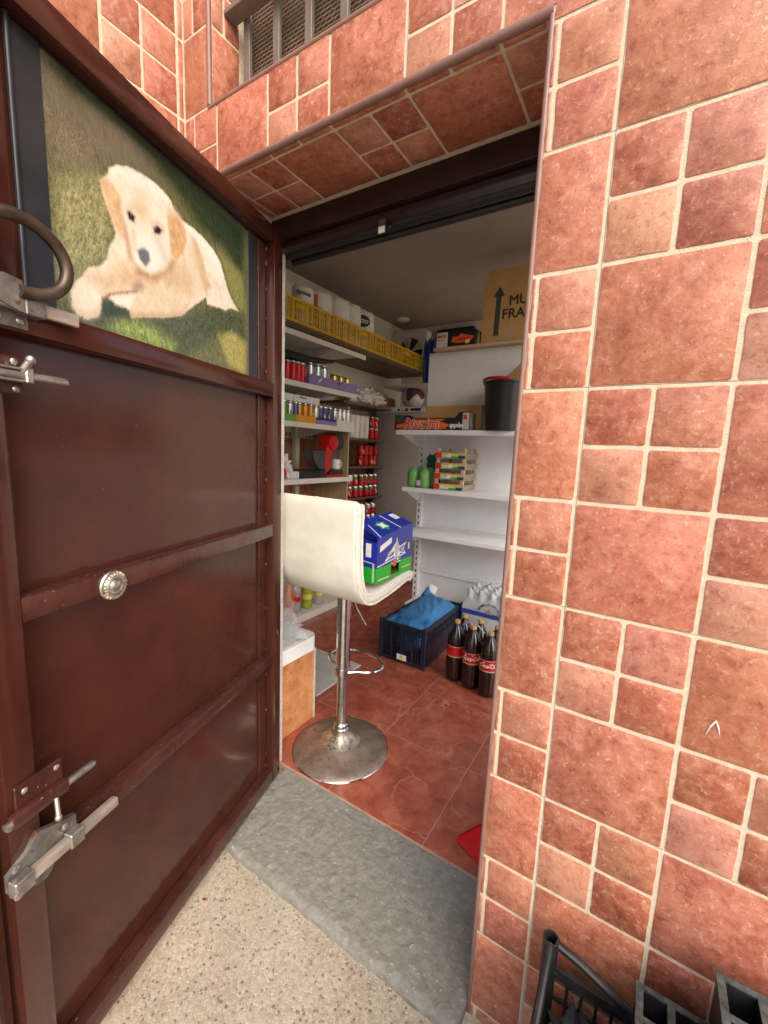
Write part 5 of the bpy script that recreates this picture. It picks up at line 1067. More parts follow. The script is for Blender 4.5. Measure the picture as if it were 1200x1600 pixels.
# ================================================================== freezer with things on and above it
fz = thing('freezer', 'tall light grey upright freezer with lock and control strip', 'freezer', (-2.0, 3.03, 0))
b = B(); b.box(-2.285, -1.70, 2.80, 3.34, 0.02, 1.705, bev=0.004); b.obj('body', 'freezer_grey', fz)
b = B(); b.box(-2.285, -1.70, 2.75, 2.797, 0.05, 1.645, bev=0.005, seg=2); fd = b.obj('door', 'freezer_grey', fz)
b = B(); b.box(-2.285, -1.70, 2.757, 2.799, 1.652, 1.705, bev=0.003); cp = b.obj('control_strip', 'white_metal', fz)
b = B(); M = Matrix.Translation((-2.214, 2.7495, 0.844)) @ Matrix.Rotation(R_(90), 4, 'X'); b.lathe([(0.014, 0), (0.014, 0.004), (0.009, 0.008), (0.003, 0.008)], n=18, M=M); b.obj('lock', 'chrome', fd)
for x, r in ((-2.262, 0.016), (-2.02, 0.012), (-1.93, 0.016), (-1.98, 0.006)):
    b = B(); M = Matrix.Translation((x, 2.7565, 1.679)) @ Matrix.Rotation(R_(90), 4, 'X'); b.lathe([(r, 0), (r * 0.9, 0.004), (r * 0.3, 0.006)], n=16, M=M); b.obj('dial', 'ink_navy', cp)
b = B(); b.box(-1.89, -1.78, 2.7545, 2.7565, 1.668, 1.692); b.obj('display', 'ink_black', cp)
b = B(); M = Matrix.Translation((-1.985, 2.97, 1.705 + 0.1155)); 
bm = bmesh.new(); bmesh.ops.create_uvsphere(bm, u_segments=32, v_segments=20, radius=0.115); bm.verts.index_update(); b.add([v.co[:] for v in bm.verts], [[v.index for v in f.verts] for f in bm.faces], M); bm.free()
single(b, 'football', 'ball', 'pale football with dark red marks lying on top of the freezer', 'ball', loc=(-1.985, 2.97, 1.82))
b = B(); b.box(-2.215, -1.715, 2.80, 3.10, 1.900, 1.926, bev=0.002); single(b, 'wall_shelf', 'cream_metal', 'short pale shelf fixed above the football', 'shelf', loc=(-1.96, 2.95, 1.91))
b = B()
for k in range(5): b.blob((-1.885 + 0.022 * k, 3.0 + 0.012 * (k % 2), 2.15), (0.02, 0.03, 0.225), 3, 0.12, 9, k * 3, flat=1.9268)
o = single(b, 'rolled_cloth', 'blue_cloth', 'tall rolled dark blue cloth standing beside the fan', 'cloth', loc=(-1.84, 3.0, 1.93))
fn = thing('box_fan', 'square off-white box fan standing up on the high shelf at the back', 'fan', (-2.19, 3.22, 2.083))
x0, x1, z0, z1, cxx, cz = -2.392, -1.972, 2.0835, 2.53, -2.182, 2.305
b = B(); n = 40; circ = [(cxx + 0.165 * math.cos(2 * math.pi * k / n), cz + 0.165 * math.sin(2 * math.pi * k / n)) for k in range(n)]
def sqp(a):
    c, s = math.cos(a), math.sin(a); m = max(abs(c) / 0.21, abs(s) / 0.222); return (cxx + c / m, cz + s / m)
sq = [sqp(2 * math.pi * k / n + 1e-6) for k in range(n)]
vs = [(p[0], 3.17, p[1]) for p in sq] + [(p[0], 3.17, p[1]) for p in circ] + [(p[0], 3.27, p[1]) for p in circ] + [(p[0], 3.27, p[1]) for p in sq]
b.add(vs, [(a * n + k, a * n + (k + 1) % n, ((a + 1) % 4) * n + (k + 1) % n, ((a + 1) % 4) * n + k) for a in range(4) for k in range(n)]); b.obj('housing', 'fan_white', fn)
b = B(); b.cyl((cxx, 3.175, cz), (cxx, 3.20, cz), 0.035, n=20); b.obj('hub', 'fan_white', fn)
for a in (92, 30, -20, 160, 215, 272):
    b = B(); c, s = math.cos(R_(a)), math.sin(R_(a)); b.cyl((cxx + 0.03 * c, 3.185, cz + 0.03 * s), (cxx + 0.166 * c, 3.185, cz + 0.166 * s), 0.006, n=8); b.obj('spoke', 'fan_white', fn)
for a in range(0, 360, 72):
    b = B(); c, s = math.cos(R_(a)), math.sin(R_(a)); b.add([(cxx + 0.03 * c - 0.03 * s, 3.215, cz + 0.03 * s + 0.03 * c), (cxx + 0.155 * c - 0.05 * s, 3.235, cz + 0.155 * s + 0.05 * c), (cxx + 0.155 * c + 0.05 * s, 3.215, cz + 0.155 * s - 0.05 * c), (cxx + 0.03 * c + 0.01 * s, 3.205, cz + 0.03 * s - 0.01 * c)], [(0, 1, 2, 3)]); b.add([(p[0], p[1] + 0.003, p[2]) for p in b.v[:4]], [(3, 2, 1, 0)]); b.obj('blade', 'window_dark', fn)
b = B(); b.lathe([(0.068, 0.0), (0.068, -0.012), (0.05, -0.024), (0.002, -0.027)], (-2.20, 3.06, 2.619), 28); single(b, 'ceiling_lamp', 'fan_white', 'round unlit ceiling lamp above the yellow crates', 'lamp', loc=(-2.2, 3.06, 2.62))
b = B(); b.box(-1.96, -1.55, 3.36, 3.419, 2.30, 2.56, bev=0.01); single(b, 'dark_panel', 'black_plastic', 'dark panel on the back wall behind the fan', 'panel', loc=(-1.75, 3.4, 2.4))

# ================================================================== long shelves on the side wall
XF = -1.945
b = B(); b.box(-2.39, XF, 0.62, 3.12, 2.060, 2.082, bev=0.001); b.box(-2.39, XF - 0.01, 0.62, 3.12, 2.048, 2.0595); single(b, 'wall_shelf', 'wood_board_dark', 'long dark board under the yellow crates', 'shelf', loc=(-2.1, 1.9, 2.06))
lu = thing('shelf_rack', 'cream metal wall shelves stacked with cans and boxes', 'shelves', (-2.2, 1.45, 0))
for z, ye in ((2.036, 2.075), (1.718, 1.962), (1.452, 1.955), (1.062, 1.945)):
    b = B(); b.box(XF - 0.004, XF, 0.80, ye, z - 0.036, z, bev=0.0012); b.box(-2.388, XF - 0.0045, 0.80, ye, z - 0.005, z - 0.0008); s_ = b.obj('shelf', 'cream_metal', lu)
    for y in (1.72,):
        b = B(); b.prism([(-2.386, z - 0.0055), (XF - 0.03, z - 0.0055), (XF - 0.04, z - 0.03), (-2.386, z - 0.11)], y - 0.002, y + 0.002); b.obj('bracket', 'cream_metal', s_, smooth=False)
b = B(); b.box(-2.388, -2.345, 1.70, 1.745, 0.06, 2.03, bev=0.002); b.obj('upright', 'cream_metal', lu)
b = B(); b.box(-2.385, -1.948, 0.80, 1.985, 0.0, 0.055, bev=0.002); b.obj('plinth', 'cream_metal', lu)
b = B(); b.box(-2.388, -2.022, 1.968, 1.984, 0.056, 1.625, bev=0.001); single(b, 'end_panel', 'wood_panel', 'pale wooden end panel standing behind the coffee machine', 'panel', loc=(-2.2, 1.97, 0))

def rollpack(x, y, r, h, label, mats, txt=None, oval=False, lean=0.0, z=2.092):
    t = thing('paper_roll', label, 'paper roll', (x, y, z), group='paper rolls in the yellow crates')
    b = B(); n = 32; prof = [(r * 0.90, 0), (r, 0.012), (r * 0.985, h * 0.3), (r, h * 0.6), (r, h - 0.022), (r * 0.93, h - 0.005), (r * 0.62, h), (r * 0.25, h - 0.006), (r * 0.22, h - 0.03)]
    b.lathe(prof, (x, y, z), n)
    b.v = [tuple(Vector(p) + Vector((0.004 * mnoise.noise(Vector(p) * 25), 0.004 * mnoise.noise(Vector(p) * 25 + Vector((9, 0, 0))), 0.002 * mnoise.noise(Vector(p) * 40)))) for p in b.v]
    b.obj('roll', 'tissue', t, ang=60)
    d = Vector((0.11 - x, -0.826 - y, 0)).normalized(); a0 = math.atan2(d.y, d.x)
    def patch(a1, a2, z1, z2, mat, nm, rr=1.012):
        b = B(); m = 10; vs = []
        for k in range(m + 1):
            a = a0 + R_(a1 + (a2 - a1) * k / m)
            for zz in (z1, z2): vs.append((x + r * rr * math.cos(a), y + r * rr * math.sin(a), z + zz))
        b.add(vs, [(2 * k, 2 * k + 2, 2 * k + 3, 2 * k + 1) for k in range(m)]); return b.obj(nm, mat, t)
    for (a1, a2, z1, z2, mt) in mats: patch(a1, a2, z1, z2, mt, 'print_patch', 1.025)
    if txt:
        ang = a0 + R_(6); dd = Vector((math.cos(ang), math.sin(ang), 0))
        if oval:
            b = B(); R2 = r * 1.045; Mx = frame((x + dd.x * R2, y + dd.y * R2, z + h * 0.72), (-dd.y, dd.x, 0), (0, 0, 1)); vs = []
            for k in range(21):
                xx = -0.068 + 0.136 * k / 20; zz = 0.046 * math.sqrt(max(0, 1 - (xx / 0.068) ** 2)); vs += [(math.sin(xx / R2) * R2, -zz, math.cos(xx / R2) * R2 - R2), (math.sin(xx / R2) * R2, zz, math.cos(xx / R2) * R2 - R2)]
            b.add(vs, [(2 * k, 2 * k + 2, 2 * k + 3, 2 * k + 1) for k in range(20)], Mx); b.obj('logo', 'ink_navy', t, smooth=False)
        Mx = frame((x + dd.x * (r * 1.06 + 0.001), y + dd.y * (r * 1.06 + 0.001), z + h * (0.67 if oval else 0.74)), (-dd.y, dd.x, 0), (0, 0, 1))
        b = B(); text(b, txt, 0.040, Mx @ Matrix.Rotation(-0.12, 4, 'Z'), 0.0012, 0.2, 'CENTER', wrap=r * 1.06, width=0.85); b.obj('lettering', 'ink_white' if oval else 'tissue_green', t, smooth=False)
rollpack(-2.15, 1.375, 0.095, 0.285, 'white paper roll with dark print at the end of the yellow crates', [(-70, -10, 0.16, 0.25, 'tissue_pink')])
rollpack(-2.035, 1.425, 0.078, 0.262, 'white paper roll pack with green oval lettering in a yellow crate', [], 'Famosa')
rollpack(-2.072, 1.64, 0.098, 0.292, 'white paper roll with pink printed panel in a yellow crate', [(-70, -5, 0.10, 0.262, 'tissue_pink')])
rollpack(-2.072, 1.855, 0.095, 0.312, 'white paper roll with dark green printed panel in a yellow crate', [(-80, -25, 0.12, 0.262, 'tissue_green')])
rollpack(-2.10, 2.04, 0.098, 0.330, 'plain white paper roll behind the pack with the dark oval logo', [])
rollpack(-2.072, 2.17, 0.105, 0.310, 'white paper roll pack with dark blue oval logo', [], 'KOXY', True)

def ycrate(ya, yb, label):
    t = thing('plastic_crate', label, 'crate', (-2.14, (ya + yb) / 2, 2.083), group='yellow crates on the high shelf')
    zb, h, xa, xb = 2.0832, 0.152, -2.345, XF - 0.004
    for x in (xb, xa):
        b = B(); lattice(b, (x, ya + 0.004, zb), (0, 1, 0), (0, 0, 1), yb - ya - 0.008, h, 26, 3, 0.0075, 0.007, 0.016)
        for k in (0.0, 0.12, 0.24, 0.36, 0.64, 0.76, 0.88, 1.0):
            yy = ya + 0.012 + (yb - ya - 0.024) * k; b.box(x - 0.006, x + 0.006, yy - 0.007, yy + 0.007, zb, zb + h)
        yy = (ya + yb) / 2; b.box(x - 0.0055, x + 0.0055, yy - 0.06, yy + 0.06, zb + 0.10, zb + 0.125)
        b.obj('side_wall', 'yellow_plastic', t, smooth=False)
    for y in (ya + 0.004, yb - 0.004):
        b = B(); lattice(b, (xa, y, zb), (1, 0, 0), (0, 0, 1), xb - xa, h, 14, 3, 0.006, 0.006, 0.014); b.obj('end_wall', 'yellow_plastic', t, smooth=False)
    b = B(); b.box(xa, xb, ya + 0.008, yb - 0.008, zb, zb + 0.006); b.obj('base', 'yellow_plastic', t)
ycrate(1.00, 1.672, 'yellow lattice crate nearest the door on the high shelf, full of paper rolls')
ycrate(1.677, 2.376, 'middle yellow lattice crate on the high shelf')
ycrate(2.381, 3.08, 'yellow lattice crate at the far end beside the fan')

# --- cans: one mesh per kind, a thing each
CAN = {}
def can(x, y, z, r, h, mats, label, group, name='can'):
    key = (r, h, tuple(mats))
    if key not in CAN:
        b = B(); b.lathe([(r * 0.82, 0.0), (r * 0.97, 0.006), (r, 0.012), (r, h - 0.016)], (0, 0, 0), 22); b.cur = 1
        b.lathe([(r, h - 0.016), (r * 0.84, h - 0.004), (r * 0.86, h), (r * 0.80, h), (r * 0.76, h - 0.004), (0.001, h - 0.004)], (0, 0, 0), 22, cap=False)
        if len(mats) > 2: b.cur = 2; b.lathe([(r * 1.004, h * 0.62), (r * 1.004, h - 0.018)], (0, 0, 0), 22, cap=False)
        mats = list(mats) + ['ink_white' if mats[0] != 'can_silver' else 'ink_navy']; b.cur = len(mats) - 1
        for a_ in (0.0, 3.1):
            vs_ = []
            for q in range(6):
                aa = a_ + 0.42 * math.sin(q * 1.1) * 0.4
                for da in (0.0, 0.34): vs_.append((r * 1.006 * math.cos(aa + da), r * 1.006 * math.sin(aa + da), h * (0.18 + 0.42 * q / 5)))
            b.add(vs_, [(2 * q, 2 * q + 1, 2 * q + 3, 2 * q + 2) for q in range(5)])
        o = b.obj(name, mats, None, ang=40); CAN[key] = o.data; bpy.data.objects.remove(o)
    o = link(name, CAN[key], None, (x + random.uniform(-0.006, 0.003), y, z)); o.rotation_euler.z = random.uniform(0, 6)
    return tag(o, label, 'can', group)
ORD = ['first', 'second', 'third', 'fourth', 'fifth', 'sixth', 'seventh', 'eighth']
ys = [1.225, 1.284, 1.333, 1.376, 1.434, 1.487, 1.541, 1.597, 1.647, 1.699, 1.760, 1.815, 1.871, 1.922]
kinds = ['can_green', 'can_silver', 'can_navy', 'can_orange', 'can_orange', 'can_orange', 'can_silver', 'can_navy', 'can_navy', 'can_navy', 'can_silver', 'can_silver', 'can_silver', 'can_silver']
lab = {'can_green': 'slim green can in the green tray', 'can_orange': 'slim orange can in the orange tray', 'can_navy': 'slim dark blue can in the navy tray', 'can_silver': 'slim silver can on the middle wall shelf'}
for y, k in zip(ys, kinds):
    q_ = kinds[:ys.index(y)].count(k); can(-2.0, y, 1.4535, 0.0262, 0.132, [k, 'aluminium'], ORD[q_] + ' ' + lab[k] + ' from the door', 'slim cans on the middle shelf')
def tray(ya, yb, m1, m2, label, zt=0.042, z=1.4530, txt=None):
    t = thing('can_tray', label, 'tray', (-2.0, (ya + yb) / 2, z), group='cardboard trays under the slim cans')
    b = B(); b.box(-1.9605, -1.9575, ya, yb, z, z + zt * 0.62); b.cur = 1; b.box(-1.9605, -1.9575, ya, yb, z + zt * 0.62, z + zt); b.obj('front', [m1, m2], t, smooth=False)
    b = B(); b.box(-2.105, -1.961, ya, yb, z + 0.0001, z + 0.0010); b.obj('base', m1, t, smooth=False)
    if txt: b = B(); text(b, txt, 0.02, frame((-1.957, ya + 0.03, z + 0.009), (0, 1, 0), (0, 0, 1)), 0.0004); b.obj('lettering', 'ink_grey', t, smooth=False)
tray(1.17, 1.300, 'tray_green', 'tray_green', 'green cardboard can tray', 0.045); tray(1.303, 1.50, 'tray_orange', 'tray_orange', 'orange cardboard can tray', 0.046); tray(1.503, 1.735, 'box_lilac', 'tray_navy', 'white and navy cardboard can tray', 0.046); tray(1.738, 1.953, 'box_white', 'box_white', 'white cardboard can tray at the shelf end', 0.046)
for ya, yb, lb_ in ((1.06, 1.285, 'flat white box with navy edge lying on the slim cans'), (1.29, 1.545, 'flat white carton lying on the slim orange cans')):
    b = B(); b.box(-2.10, -1.966, ya, yb, 1.587, 1.632, bev=0.001); t = single(b, 'flat_box', 'box_white', lb_, 'box', loc=(-2.03, (ya + yb) / 2, 1.587))
    b = B(); 
    if yb > 1.4: text(b, 'Natural', 0.022, frame((-1.9655, ya + 0.05, 1.612), (0, 1, 0), (0, 0, 1)), 0.0004); b.obj('lettering', 'ink_grey', t, smooth=False)
    else: b.box(-2.098, -1.968, ya + 0.002, yb - 0.002, 1.6325, 1.637); b.obj('lid_edge', 'tray_navy', t)
for q_, y in enumerate((1.262, 1.302, 1.344, 1.395)): can(-1.995 - 0.02 * (y < 1.28), y, 1.7195, 0.0295, 0.128, ['can_red', 'aluminium'], ORD[q_] + ' tall red can from the door beside the lilac box', 'red cans on the upper shelf')
for y, l_ in ((1.49, 'first'), (1.56, 'second'), (1.63, 'third')): can(-2.01, y, 1.7225, 0.031, 0.150, ['can_silver', 'aluminium'], l_ + ' plain silver can from the door in the lilac box', 'silver cans in the lilac box')
for l_, y in (('nearest', 1.755), ('middle', 1.832), ('farthest', 1.91)): can(-2.01, y, 1.7225, 0.031, 0.118, ['can_gold', 'can_gold'], l_ + ' low gold-lidded can in the lilac box', 'gold-lidded cans in the lilac box')
t = thing('open_box', 'long lilac cardboard box holding cans on the upper wall shelf', 'box', (-2.05, 1.7, 1.7185))
b = B(); b.box(-1.964, -1.961, 1.425, 1.985, 1.7185, 1.790); fp = b.obj('front', 'box_lilac', t, smooth=False)
b = B(); b.box(-2.16, -1.9645, 1.425, 1.428, 1.7185, 1.786); b.obj('end', 'box_lilac', t, smooth=False); b = B(); b.box(-2.16, -1.9645, 1.982, 1.985, 1.7185, 1.786); b.obj('end', 'box_lilac', t, smooth=False); b = B(); b.box(-2.16, -1.9645, 1.429, 1.981, 1.7186, 1.7215); b.obj('base', 'box_lilac', t, smooth=False)
Ml = frame((-1.961, 1.425, 1.7185), (0, 1, 0), (0, 0, 1))
ink('feather_mark', 'box_white', fp, [[(0.085, 0.015), (0.13, 0.04), (0.145, 0.062), (0.115, 0.05), (0.095, 0.03)]], Ml); ink('dot_mark', 'ink_black', fp, [star(0.335, 0.045, [(k * 30, 0.014) for k in range(12)])], Ml); ink('dot_mark', 'tan_band', fp, [star(0.337, 0.038, [(k * 30, 0.007) for k in range(12)])], Ml, 0.001)
b = B(); b.tube([(-2.03, 1.10, 1.895), (-2.03, 1.3, 1.890), (-2.02, 1.5, 1.897), (-2.0, 1.66, 1.915), (-1.99, 1.72, 1.925)], [0.035, 0.034, 0.026, 0.016, 0.012], n=12); single(b, 'umbrella', 'black_plastic', 'folded black umbrella lying across the tops of the cans', 'umbrella', loc=(-2.03, 1.4, 1.88))
# --- coffee machine corner
t = thing('coffee_machine', 'red and black capsule coffee machine on the lower wall shelf', 'coffee machine', (-2.03, 1.72, 1.063))
b = B(); b.box(-2.12, -1.975, 1.66, 1.865, 1.0635, 1.082, bev=0.006, seg=2); b.obj('foot', 'red_plastic', t)
b = B(); b.box(-2.115, -1.98, 1.70, 1.862, 1.083, 1.118, bev=0.004); b.obj('drip_tray', 'black_plastic', t)
b = B(); b.prism([(1.655, 1.083), (1.715, 1.119), (1.722, 1.20), (1.745, 1.29), (1.70, 1.33), (1.665, 1.28), (1.652, 1.18)], -2.09, -1.995, axis='x'); b.obj('column', 'red_plastic', t)
b = B(); b.cyl((-2.10, 1.80, 1.336), (-1.985, 1.80, 1.336), 0.066, n=32); b.obj('head', 'black_plastic', t)
b = B(); M = Matrix.Translation((-1.985, 1.742, 1.325)) @ Matrix.Rotation(R_(90), 4, 'Y'); b.lathe([(0.062, -0.10), (0.062, -0.012), (0.052, 0.004), (0.03, 0.012), (0.002, 0.014)], n=32, M=M); b.obj('cover', 'red_plastic', t)
b = B(); b.prism([(1.50, 1.265), (1.515, 1.20), (1.56, 1.14), (1.60, 1.125), (1.65, 1.125), (1.65, 1.265)], -2.08, -1.99, axis='x'); b.obj('water_tank', 'smoke_tank', t)
b = B(); b.tube([(-1.988, 1.497, 1.267), (-1.988, 1.513, 1.20), (-1.988, 1.558, 1.139), (-1.988, 1.60, 1.123), (-1.988, 1.65, 1.122)], 0.006, n=8); b.tube([(-1.988, 1.497, 1.267), (-1.988, 1.65, 1.267)], 0.005, n=8); b.obj('tank_rim', 'black_plastic', t)
t = thing('cup', 'white cup with small printed mark on the coffee machine tray', 'cup', (-2.02, 1.815, 1.1185))
b = B(); b.lathe([(0.026, 0), (0.034, 0.004), (0.037, 0.078), (0.035, 0.08), (0.031, 0.01)], (-2.02, 1.815, 1.1185), 24); b.obj('body', 'white_plastic', t)
b = B(); b.tube([(-2.02, 1.85, 1.18), (-2.01, 1.876, 1.172), (-2.01, 1.874, 1.145), (-2.02, 1.848, 1.138)], 0.004, n=8); b.obj('handle', 'white_plastic', t)
b = B(); b.cyl((-2.02, 1.825, 1.19), (-2.015, 1.845, 1.235), 0.003, n=8); b.obj('spoon', 'black_plastic', t)
t = thing('black_box', 'long black electronic box lying under the coffee machine tank', 'device', (-2.03, 1.5, 1.063))
b = B(); b.box(-2.14, -1.985, 1.375, 1.652, 1.0632, 1.119, bev=0.003); b.obj('body', 'black_plastic', t)
b = B(); b.box(-1.9846, -1.9835, 1.385, 1.405, 1.075, 1.11); b.obj('display', 'ink_navy', t)
b = B(); b.box(-2.06, -1.985, 1.285, 1.365, 1.0632, 1.112, bev=0.001); single(b, 'small_box', 'box_white', 'small white box with black edge beside the black device', 'box', loc=(-2.02, 1.32, 1.063))
b = B(); b.blob((-2.03, 1.235, 1.135), (0.06, 0.07, 0.075), 4, 0.5, 22, 3, sharp=True, flat=1.0635); single(b, 'crumpled_paper', 'white_bag', 'crumpled white paper on the lower wall shelf', 'paper', loc=(-2.03, 1.235, 1.065))
b = B(); b.blob((-1.985, 1.185, 1.10), (0.035, 0.05, 0.04), 3, 0.15, 12, 3, flat=1.0635); single(b, 'red_pouch', 'red_plastic', 'small red pouch at the front of the lower wall shelf', 'pouch', loc=(-1.985, 1.185, 1.065))
# --- bottles low down by the sink
bl = [(-2.02, 1.30, 'bottle_orange', 'orange drink bottle standing low behind the basin', 0.30, 'red_plastic'), (-2.04, 1.40, 'bottle_clear', 'empty clear bottle behind the basin', 0.29, 'white_plastic'), (-2.03, 1.51, 'bottle_lime', 'yellow-green drink bottle behind the basin', 0.27, 'white_plastic'), (-2.02, 1.635, 'bottle_clear', 'clear bottle with yellow cap behind the stool column', 0.26, 'ink_yellow'), (-2.13, 1.22, 'bottle_orange', 'second orange bottle half hidden behind the basin', 0.31, 'red_plastic')]
for x, y, m, lb_, h, cm in bl:
    t = thing('bottle', lb_, 'bottle', (x, y, 0.056), group='bottles on the bottom shelf'); k = h / 0.30
    b = B(); b.lathe([(0.034, 0), (0.041, 0.006), (0.042, 0.05 * k), (0.039, 0.10 * k), (0.042, 0.15 * k), (0.040, 0.19 * k), (0.028, 0.235 * k), (0.014, 0.262 * k), (0.013, 0.278 * k)], (x, y, 0.0562), 22); b.obj('body', m, t, ang=60)
    b = B(); b.lathe([(0.0155, 0.277 * k), (0.0165, 0.279 * k), (0.0165, 0.30 * k), (0.014, 0.303 * k)], (x, y, 0.0562), 16); b.obj('cap', cm, t)
    b = B(); b.lathe([(0.0405, 0.085 * k), (0.0405, 0.145 * k)], (x, y, 0.0562), 22, cap=False); b.obj('label', 'label_yellow' if 'yellow' in lb_ else 'cola_label', t)

# ================================================================== corner rack of drink cans beside the freezer
rk = thing('can_rack', 'dark wooden corner shelves of stacked drink cans beside the freezer', 'shelves', (-2.25, 2.36, 0))
for z in (1.385, 1.132, 0.842, 0.556, 0.28):
    b = B(); b.box(-2.388, -2.165, 1.99, 2.735, z - 0.022, z, bev=0.001); b.obj('shelf', 'wood_board_dark', rk)
b = B(); b.box(-2.388, -2.09, 1.99, 2.735, 1.664, 1.684, bev=0.001); b.obj('top_board', 'wood_board_dark', rk)
rows = [(1.3853, [2.575, 2.645], ['can_red', 'aluminium'], 'red can on the top can shelf beside the freezer'), (1.1323, [2.405, 2.482, 2.566, 2.645], ['can_red', 'can_red'], 'plain red can on the second can shelf'), (0.8423, [2.09, 2.16, 2.245, 2.33, 2.415, 2.50, 2.585, 2.66], ['can_red', 'aluminium', 'can_green'], 'red can with green band on the third can shelf'), (0.5563, [2.30, 2.38, 2.465, 2.55, 2.635], ['can_red', 'aluminium', 'can_silver'], 'red can with silver band on the lowest can shelf')]
for z, yy, mats, lb_ in rows:
    h = 0.094 if z > 1.1 and z < 1.2 else 0.104
    for s in range(2):
        for q_, y in enumerate(yy): can(-2.205, y, z + s * (h + 0.0005), 0.0325, h, mats, ORD[q_] + ' ' + lb_ + (', lower row' if s == 0 else ', upper row'), 'drink cans on the corner rack')
for l_, y in (('first', 2.26), ('second', 2.335), ('third', 2.41), ('fourth', 2.485)):
    b = B(); b.lathe([(0.026, 0), (0.030, 0.002), (0.033, 0.20), (0.034, 0.205)], (-2.215, y, 1.3852), 20); single(b, 'cup_stack', 'white_bag', l_ + ' sleeve of white plastic cups left of the red cans', 'cups', 'sleeves of white cups', loc=(-2.215, y, 1.385))
b = B(); b.box(-2.30, -2.20, 2.10, 2.16, 1.1325, 1.30, bev=0.002); single(b, 'carton', 'box_white', 'small dark and white carton on the can rack behind the wooden panel', 'box', loc=(-2.25, 2.13, 1.133))
b = B(); b.blob((-2.20, 2.46, 1.755), (0.11, 0.215, 0.082), 4, 0.42, 16, 6, flat=1.685, sharp=True); single(b, 'plastic_bag', 'white_bag', 'bulging whitish plastic bag on the board above the cans', 'bag', loc=(-2.2, 2.46, 1.685))
b = B(); b.box(-2.36, -2.24, 2.76, 3.05, 1.7065, 1.82, bev=0.002); single(b, 'carton', 'carton_brown', 'brown carton on the freezer behind the whitish bag', 'box', loc=(-2.3, 2.9, 1.707))

# ================================================================== dustpan just inside, litter, crates outside
t = thing('dustpan', 'red plastic dustpan lying on the floor just inside the doorway', 'dustpan', (-0.14, 0.42, 0))
b = B(); b.prism([(-0.305, 0.372), (-0.20, 0.325), (0.02, 0.325), (0.02, 0.56), (-0.16, 0.56)], 0.0015, 0.005, axis='z'); b.obj('tray', 'red_plastic', t, smooth=False)
b = B(); b.add([(-0.305, 0.372, 0.005), (-0.16, 0.56, 0.005), (-0.15, 0.575, 0.06), (-0.285, 0.395, 0.018)], [(0, 1, 2, 3)]); b.add([(p[0] - 0.003, p[1] + 0.003, p[2]) for p in b.v[:4]], [(3, 2, 1, 0)]); b.obj('side_rim', 'red_plastic', t, smooth=False)
b = B(); b.box(-0.05, 0.0, 0.5605, 0.70, 0.02, 0.04, bev=0.006, seg=2); b.obj('handle', 'red_plastic', t)
def leaf(x, y, s, a, mat, label):
    b = B(); M = Matrix.Translation((x, y, -0.0285)) @ Matrix.Rotation(a, 4, 'Z'); vs = [(-1, 0, 0.05), (-0.4, 0.33, 0.2), (0.4, 0.3, 0.18), (1, 0, 0.1), (0.4, -0.3, 0.25), (-0.4, -0.33, 0.22), (0, 0, 0.02)]
    b.add([(p[0] * s, p[1] * s, p[2] * s) for p in vs], [(0, 6, 1), (1, 6, 2), (2, 6, 3), (3, 6, 4), (4, 6, 5), (5, 6, 0)], M); b.add([(p[0] * s, p[1] * s, p[2] * s - 0.0008) for p in vs], [(1, 6, 0), (2, 6, 1), (3, 6, 2), (4, 6, 3), (5, 6, 4), (0, 6, 5)], M); single(b, 'fallen_leaf', mat, label, 'leaf', loc=(x, y, -0.029))
leaf(-0.845, -0.195, 0.008, 0.4, 'leaf_red', 'tiny red leaf fragment on the pebble paving by the door')
leaf(-0.74, -0.50, 0.011, 0.2, 'leaf_dark', 'small dark leaf on the paving under the open door')
b = B()
for k in range(260):
    if k % 3: x = random.uniform(-0.93, -0.13); y = -0.078 - abs(random.gauss(0, 0.012))
    else: x = random.uniform(-0.9, 0.0); y = random.uniform(-0.6, -0.08)
    q = random.uniform(0.0010, 0.0026); b.blob((x, y, -0.0296 + q * 0.4), (q * 1.3, q, q * 0.7), 1, 0.3, 400, k)
o = b.obj('grit', 'terrazzo'); o['kind'] = 'stuff'; o['label'] = 'loose grit scattered along the front of the grey doorstep'; o['category'] = 'grit'
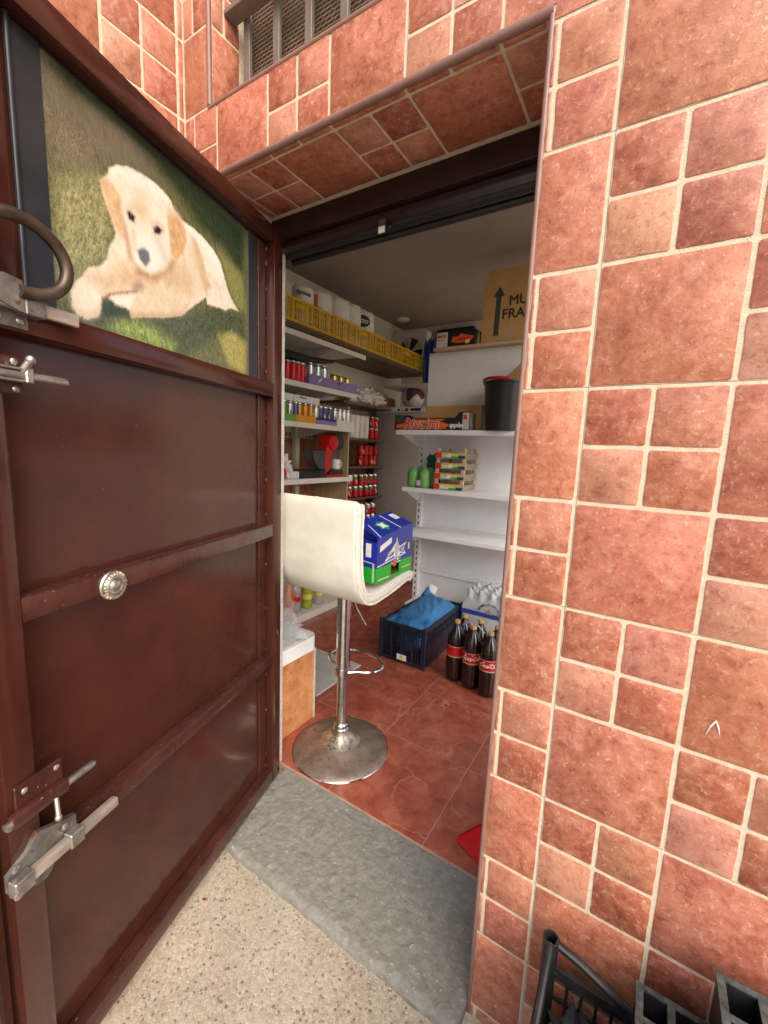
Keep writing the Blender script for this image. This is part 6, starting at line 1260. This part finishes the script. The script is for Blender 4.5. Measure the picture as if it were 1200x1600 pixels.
# black crate with tall hollow corner posts against the wall
t = thing('plastic_crate', 'black plastic crate with hollow corner tubes standing against the tiled wall', 'crate', (0.3, -0.2, -0.03))
xa, xb, ya, yb, zb = 0.047, 0.62, -0.43, -0.052, -0.029
for x in (xa, xb):
    for y in (ya, yb):
        b = B(); n = 20; prof = [(0.0135, 0), (0.0145, 0.362), (0.0152, 0.388), (0.0118, 0.388), (0.0105, 0.30), (0.0105, 0.02)]; b.lathe(prof, (x, y, zb), n); b.obj('corner_tube', 'dusty_black', t)
def crate_side(P, U, w, name):
    U = Vector(U); M = Matrix(((U.x, -U.y, 0, P[0]), (U.y, U.x, 0, P[1]), (0, 0, 1, P[2]), (0, 0, 0, 1)))
    b = B(); z1 = 0.312
    b.box(0.012, w - 0.012, -0.005, 0.005, z1, z1 + 0.02, M=M); b.box(0.012, w - 0.012, -0.005, 0.005, 0.0, 0.02, M=M)
    for zz in (0.06, 0.11, 0.16, 0.205, 0.26): b.box(0.012, w - 0.012, -0.003, 0.003, zz, zz + 0.007, M=M)
    nb = int(w / 0.026)
    for k in range(1, nb): x = 0.012 + (w - 0.024) * k / nb; b.box(x - 0.0028, x + 0.0028, -0.0035, 0.0035, 0.018, z1 + 0.002, M=M)
    b.obj(name, 'dusty_black', t, smooth=False)
    for s in (0, 1):
        b = B(); pts = [(0.008, 0, 0.382), (0.05, 0, 0.372), (0.10, 0, 0.352), (0.14, 0, 0.336), (0.20, 0, 0.330)]
        if s: pts = [(w - p[0], 0, p[2]) for p in pts]
        b.tube([M @ Vector(p) for p in pts], 0.0075, n=10); b.obj('rim_brace', 'dusty_black', t)
crate_side((xa, yb, zb), (1, 0, 0), xb - xa, 'long_side'); crate_side((xa, ya, zb), (1, 0, 0), xb - xa, 'long_side'); crate_side((xa, ya, zb), (0, 1, 0), yb - ya, 'end_side'); crate_side((xb, ya, zb), (0, 1, 0), yb - ya, 'end_side')
b = B(); lattice(b, (xa + 0.012, ya + 0.012, zb + 0.012), (1, 0, 0), (0, 1, 0), xb - xa - 0.024, yb - ya - 0.024, 20, 12, 0.008, 0.006, 0.01); b.obj('base', 'dusty_black', t, smooth=False)
b = B(); b.blob((0.14, -0.14, 0.19), (0.075, 0.07, 0.085), 4, 0.7, 18, 4, sharp=True); single(b, 'plastic_film', 'dusty_black', 'crumpled dark plastic film inside the black crate', 'film', loc=(0.16, -0.2, 0.06))
# weathered stacking frames resting in the crate
def cellframe(x, y, z, w, d, h, nx, ny, rz, label):
    t = thing('stacking_frame', label, 'frame', (x, y, z), rz, 'weathered frames stacked by the wall'); b = B(); th = 0.009
    for k in range(nx + 1): xx = w * k / nx; b.box(xx - th / 2, xx + th / 2, -d, 0, 0, h, bev=0.0015)
    for k in range(ny + 1):
        yy = -d * k / ny
        for i in range(nx): b.box(w * i / nx + th / 2 + 0.0002, w * (i + 1) / nx - th / 2 - 0.0002, yy - th / 2, yy + th / 2, 0.001, h - 0.001)
    b.obj('cells', 'dusty_black', t, world=False); b = B()
    for k in range(nx + 1): xx = w * k / nx; b.box(xx - th / 2 - 0.001, xx + th / 2 + 0.001, -d, 0.005, h + 0.0002, h + 0.003)
    for k in range(ny + 1):
        yy = -d * k / ny
        for i in range(nx): b.box(w * i / nx + th / 2 + 0.0012, w * (i + 1) / nx - th / 2 - 0.0012, yy - th / 2, yy + th / 2, h + 0.0002, h + 0.003)
    o = b.obj('worn_rim', 'weathered_grey', t, world=False); o['kind'] = 'stuff'
    b = B(); b.box(0.0, w, -d, 0, -0.004, -0.0005); b.obj('floor', 'black_plastic', t, world=False)
cellframe(0.192, -0.058, 0.262, 0.36, 0.30, 0.115, 8, 6, 0.0, 'weathered dark cell frame lying in the black crate')
cellframe(0.292, -0.050, 0.385, 0.30, 0.28, 0.085, 6, 5, 0.0, 'weathered dark cell frame stacked highest by the wall')
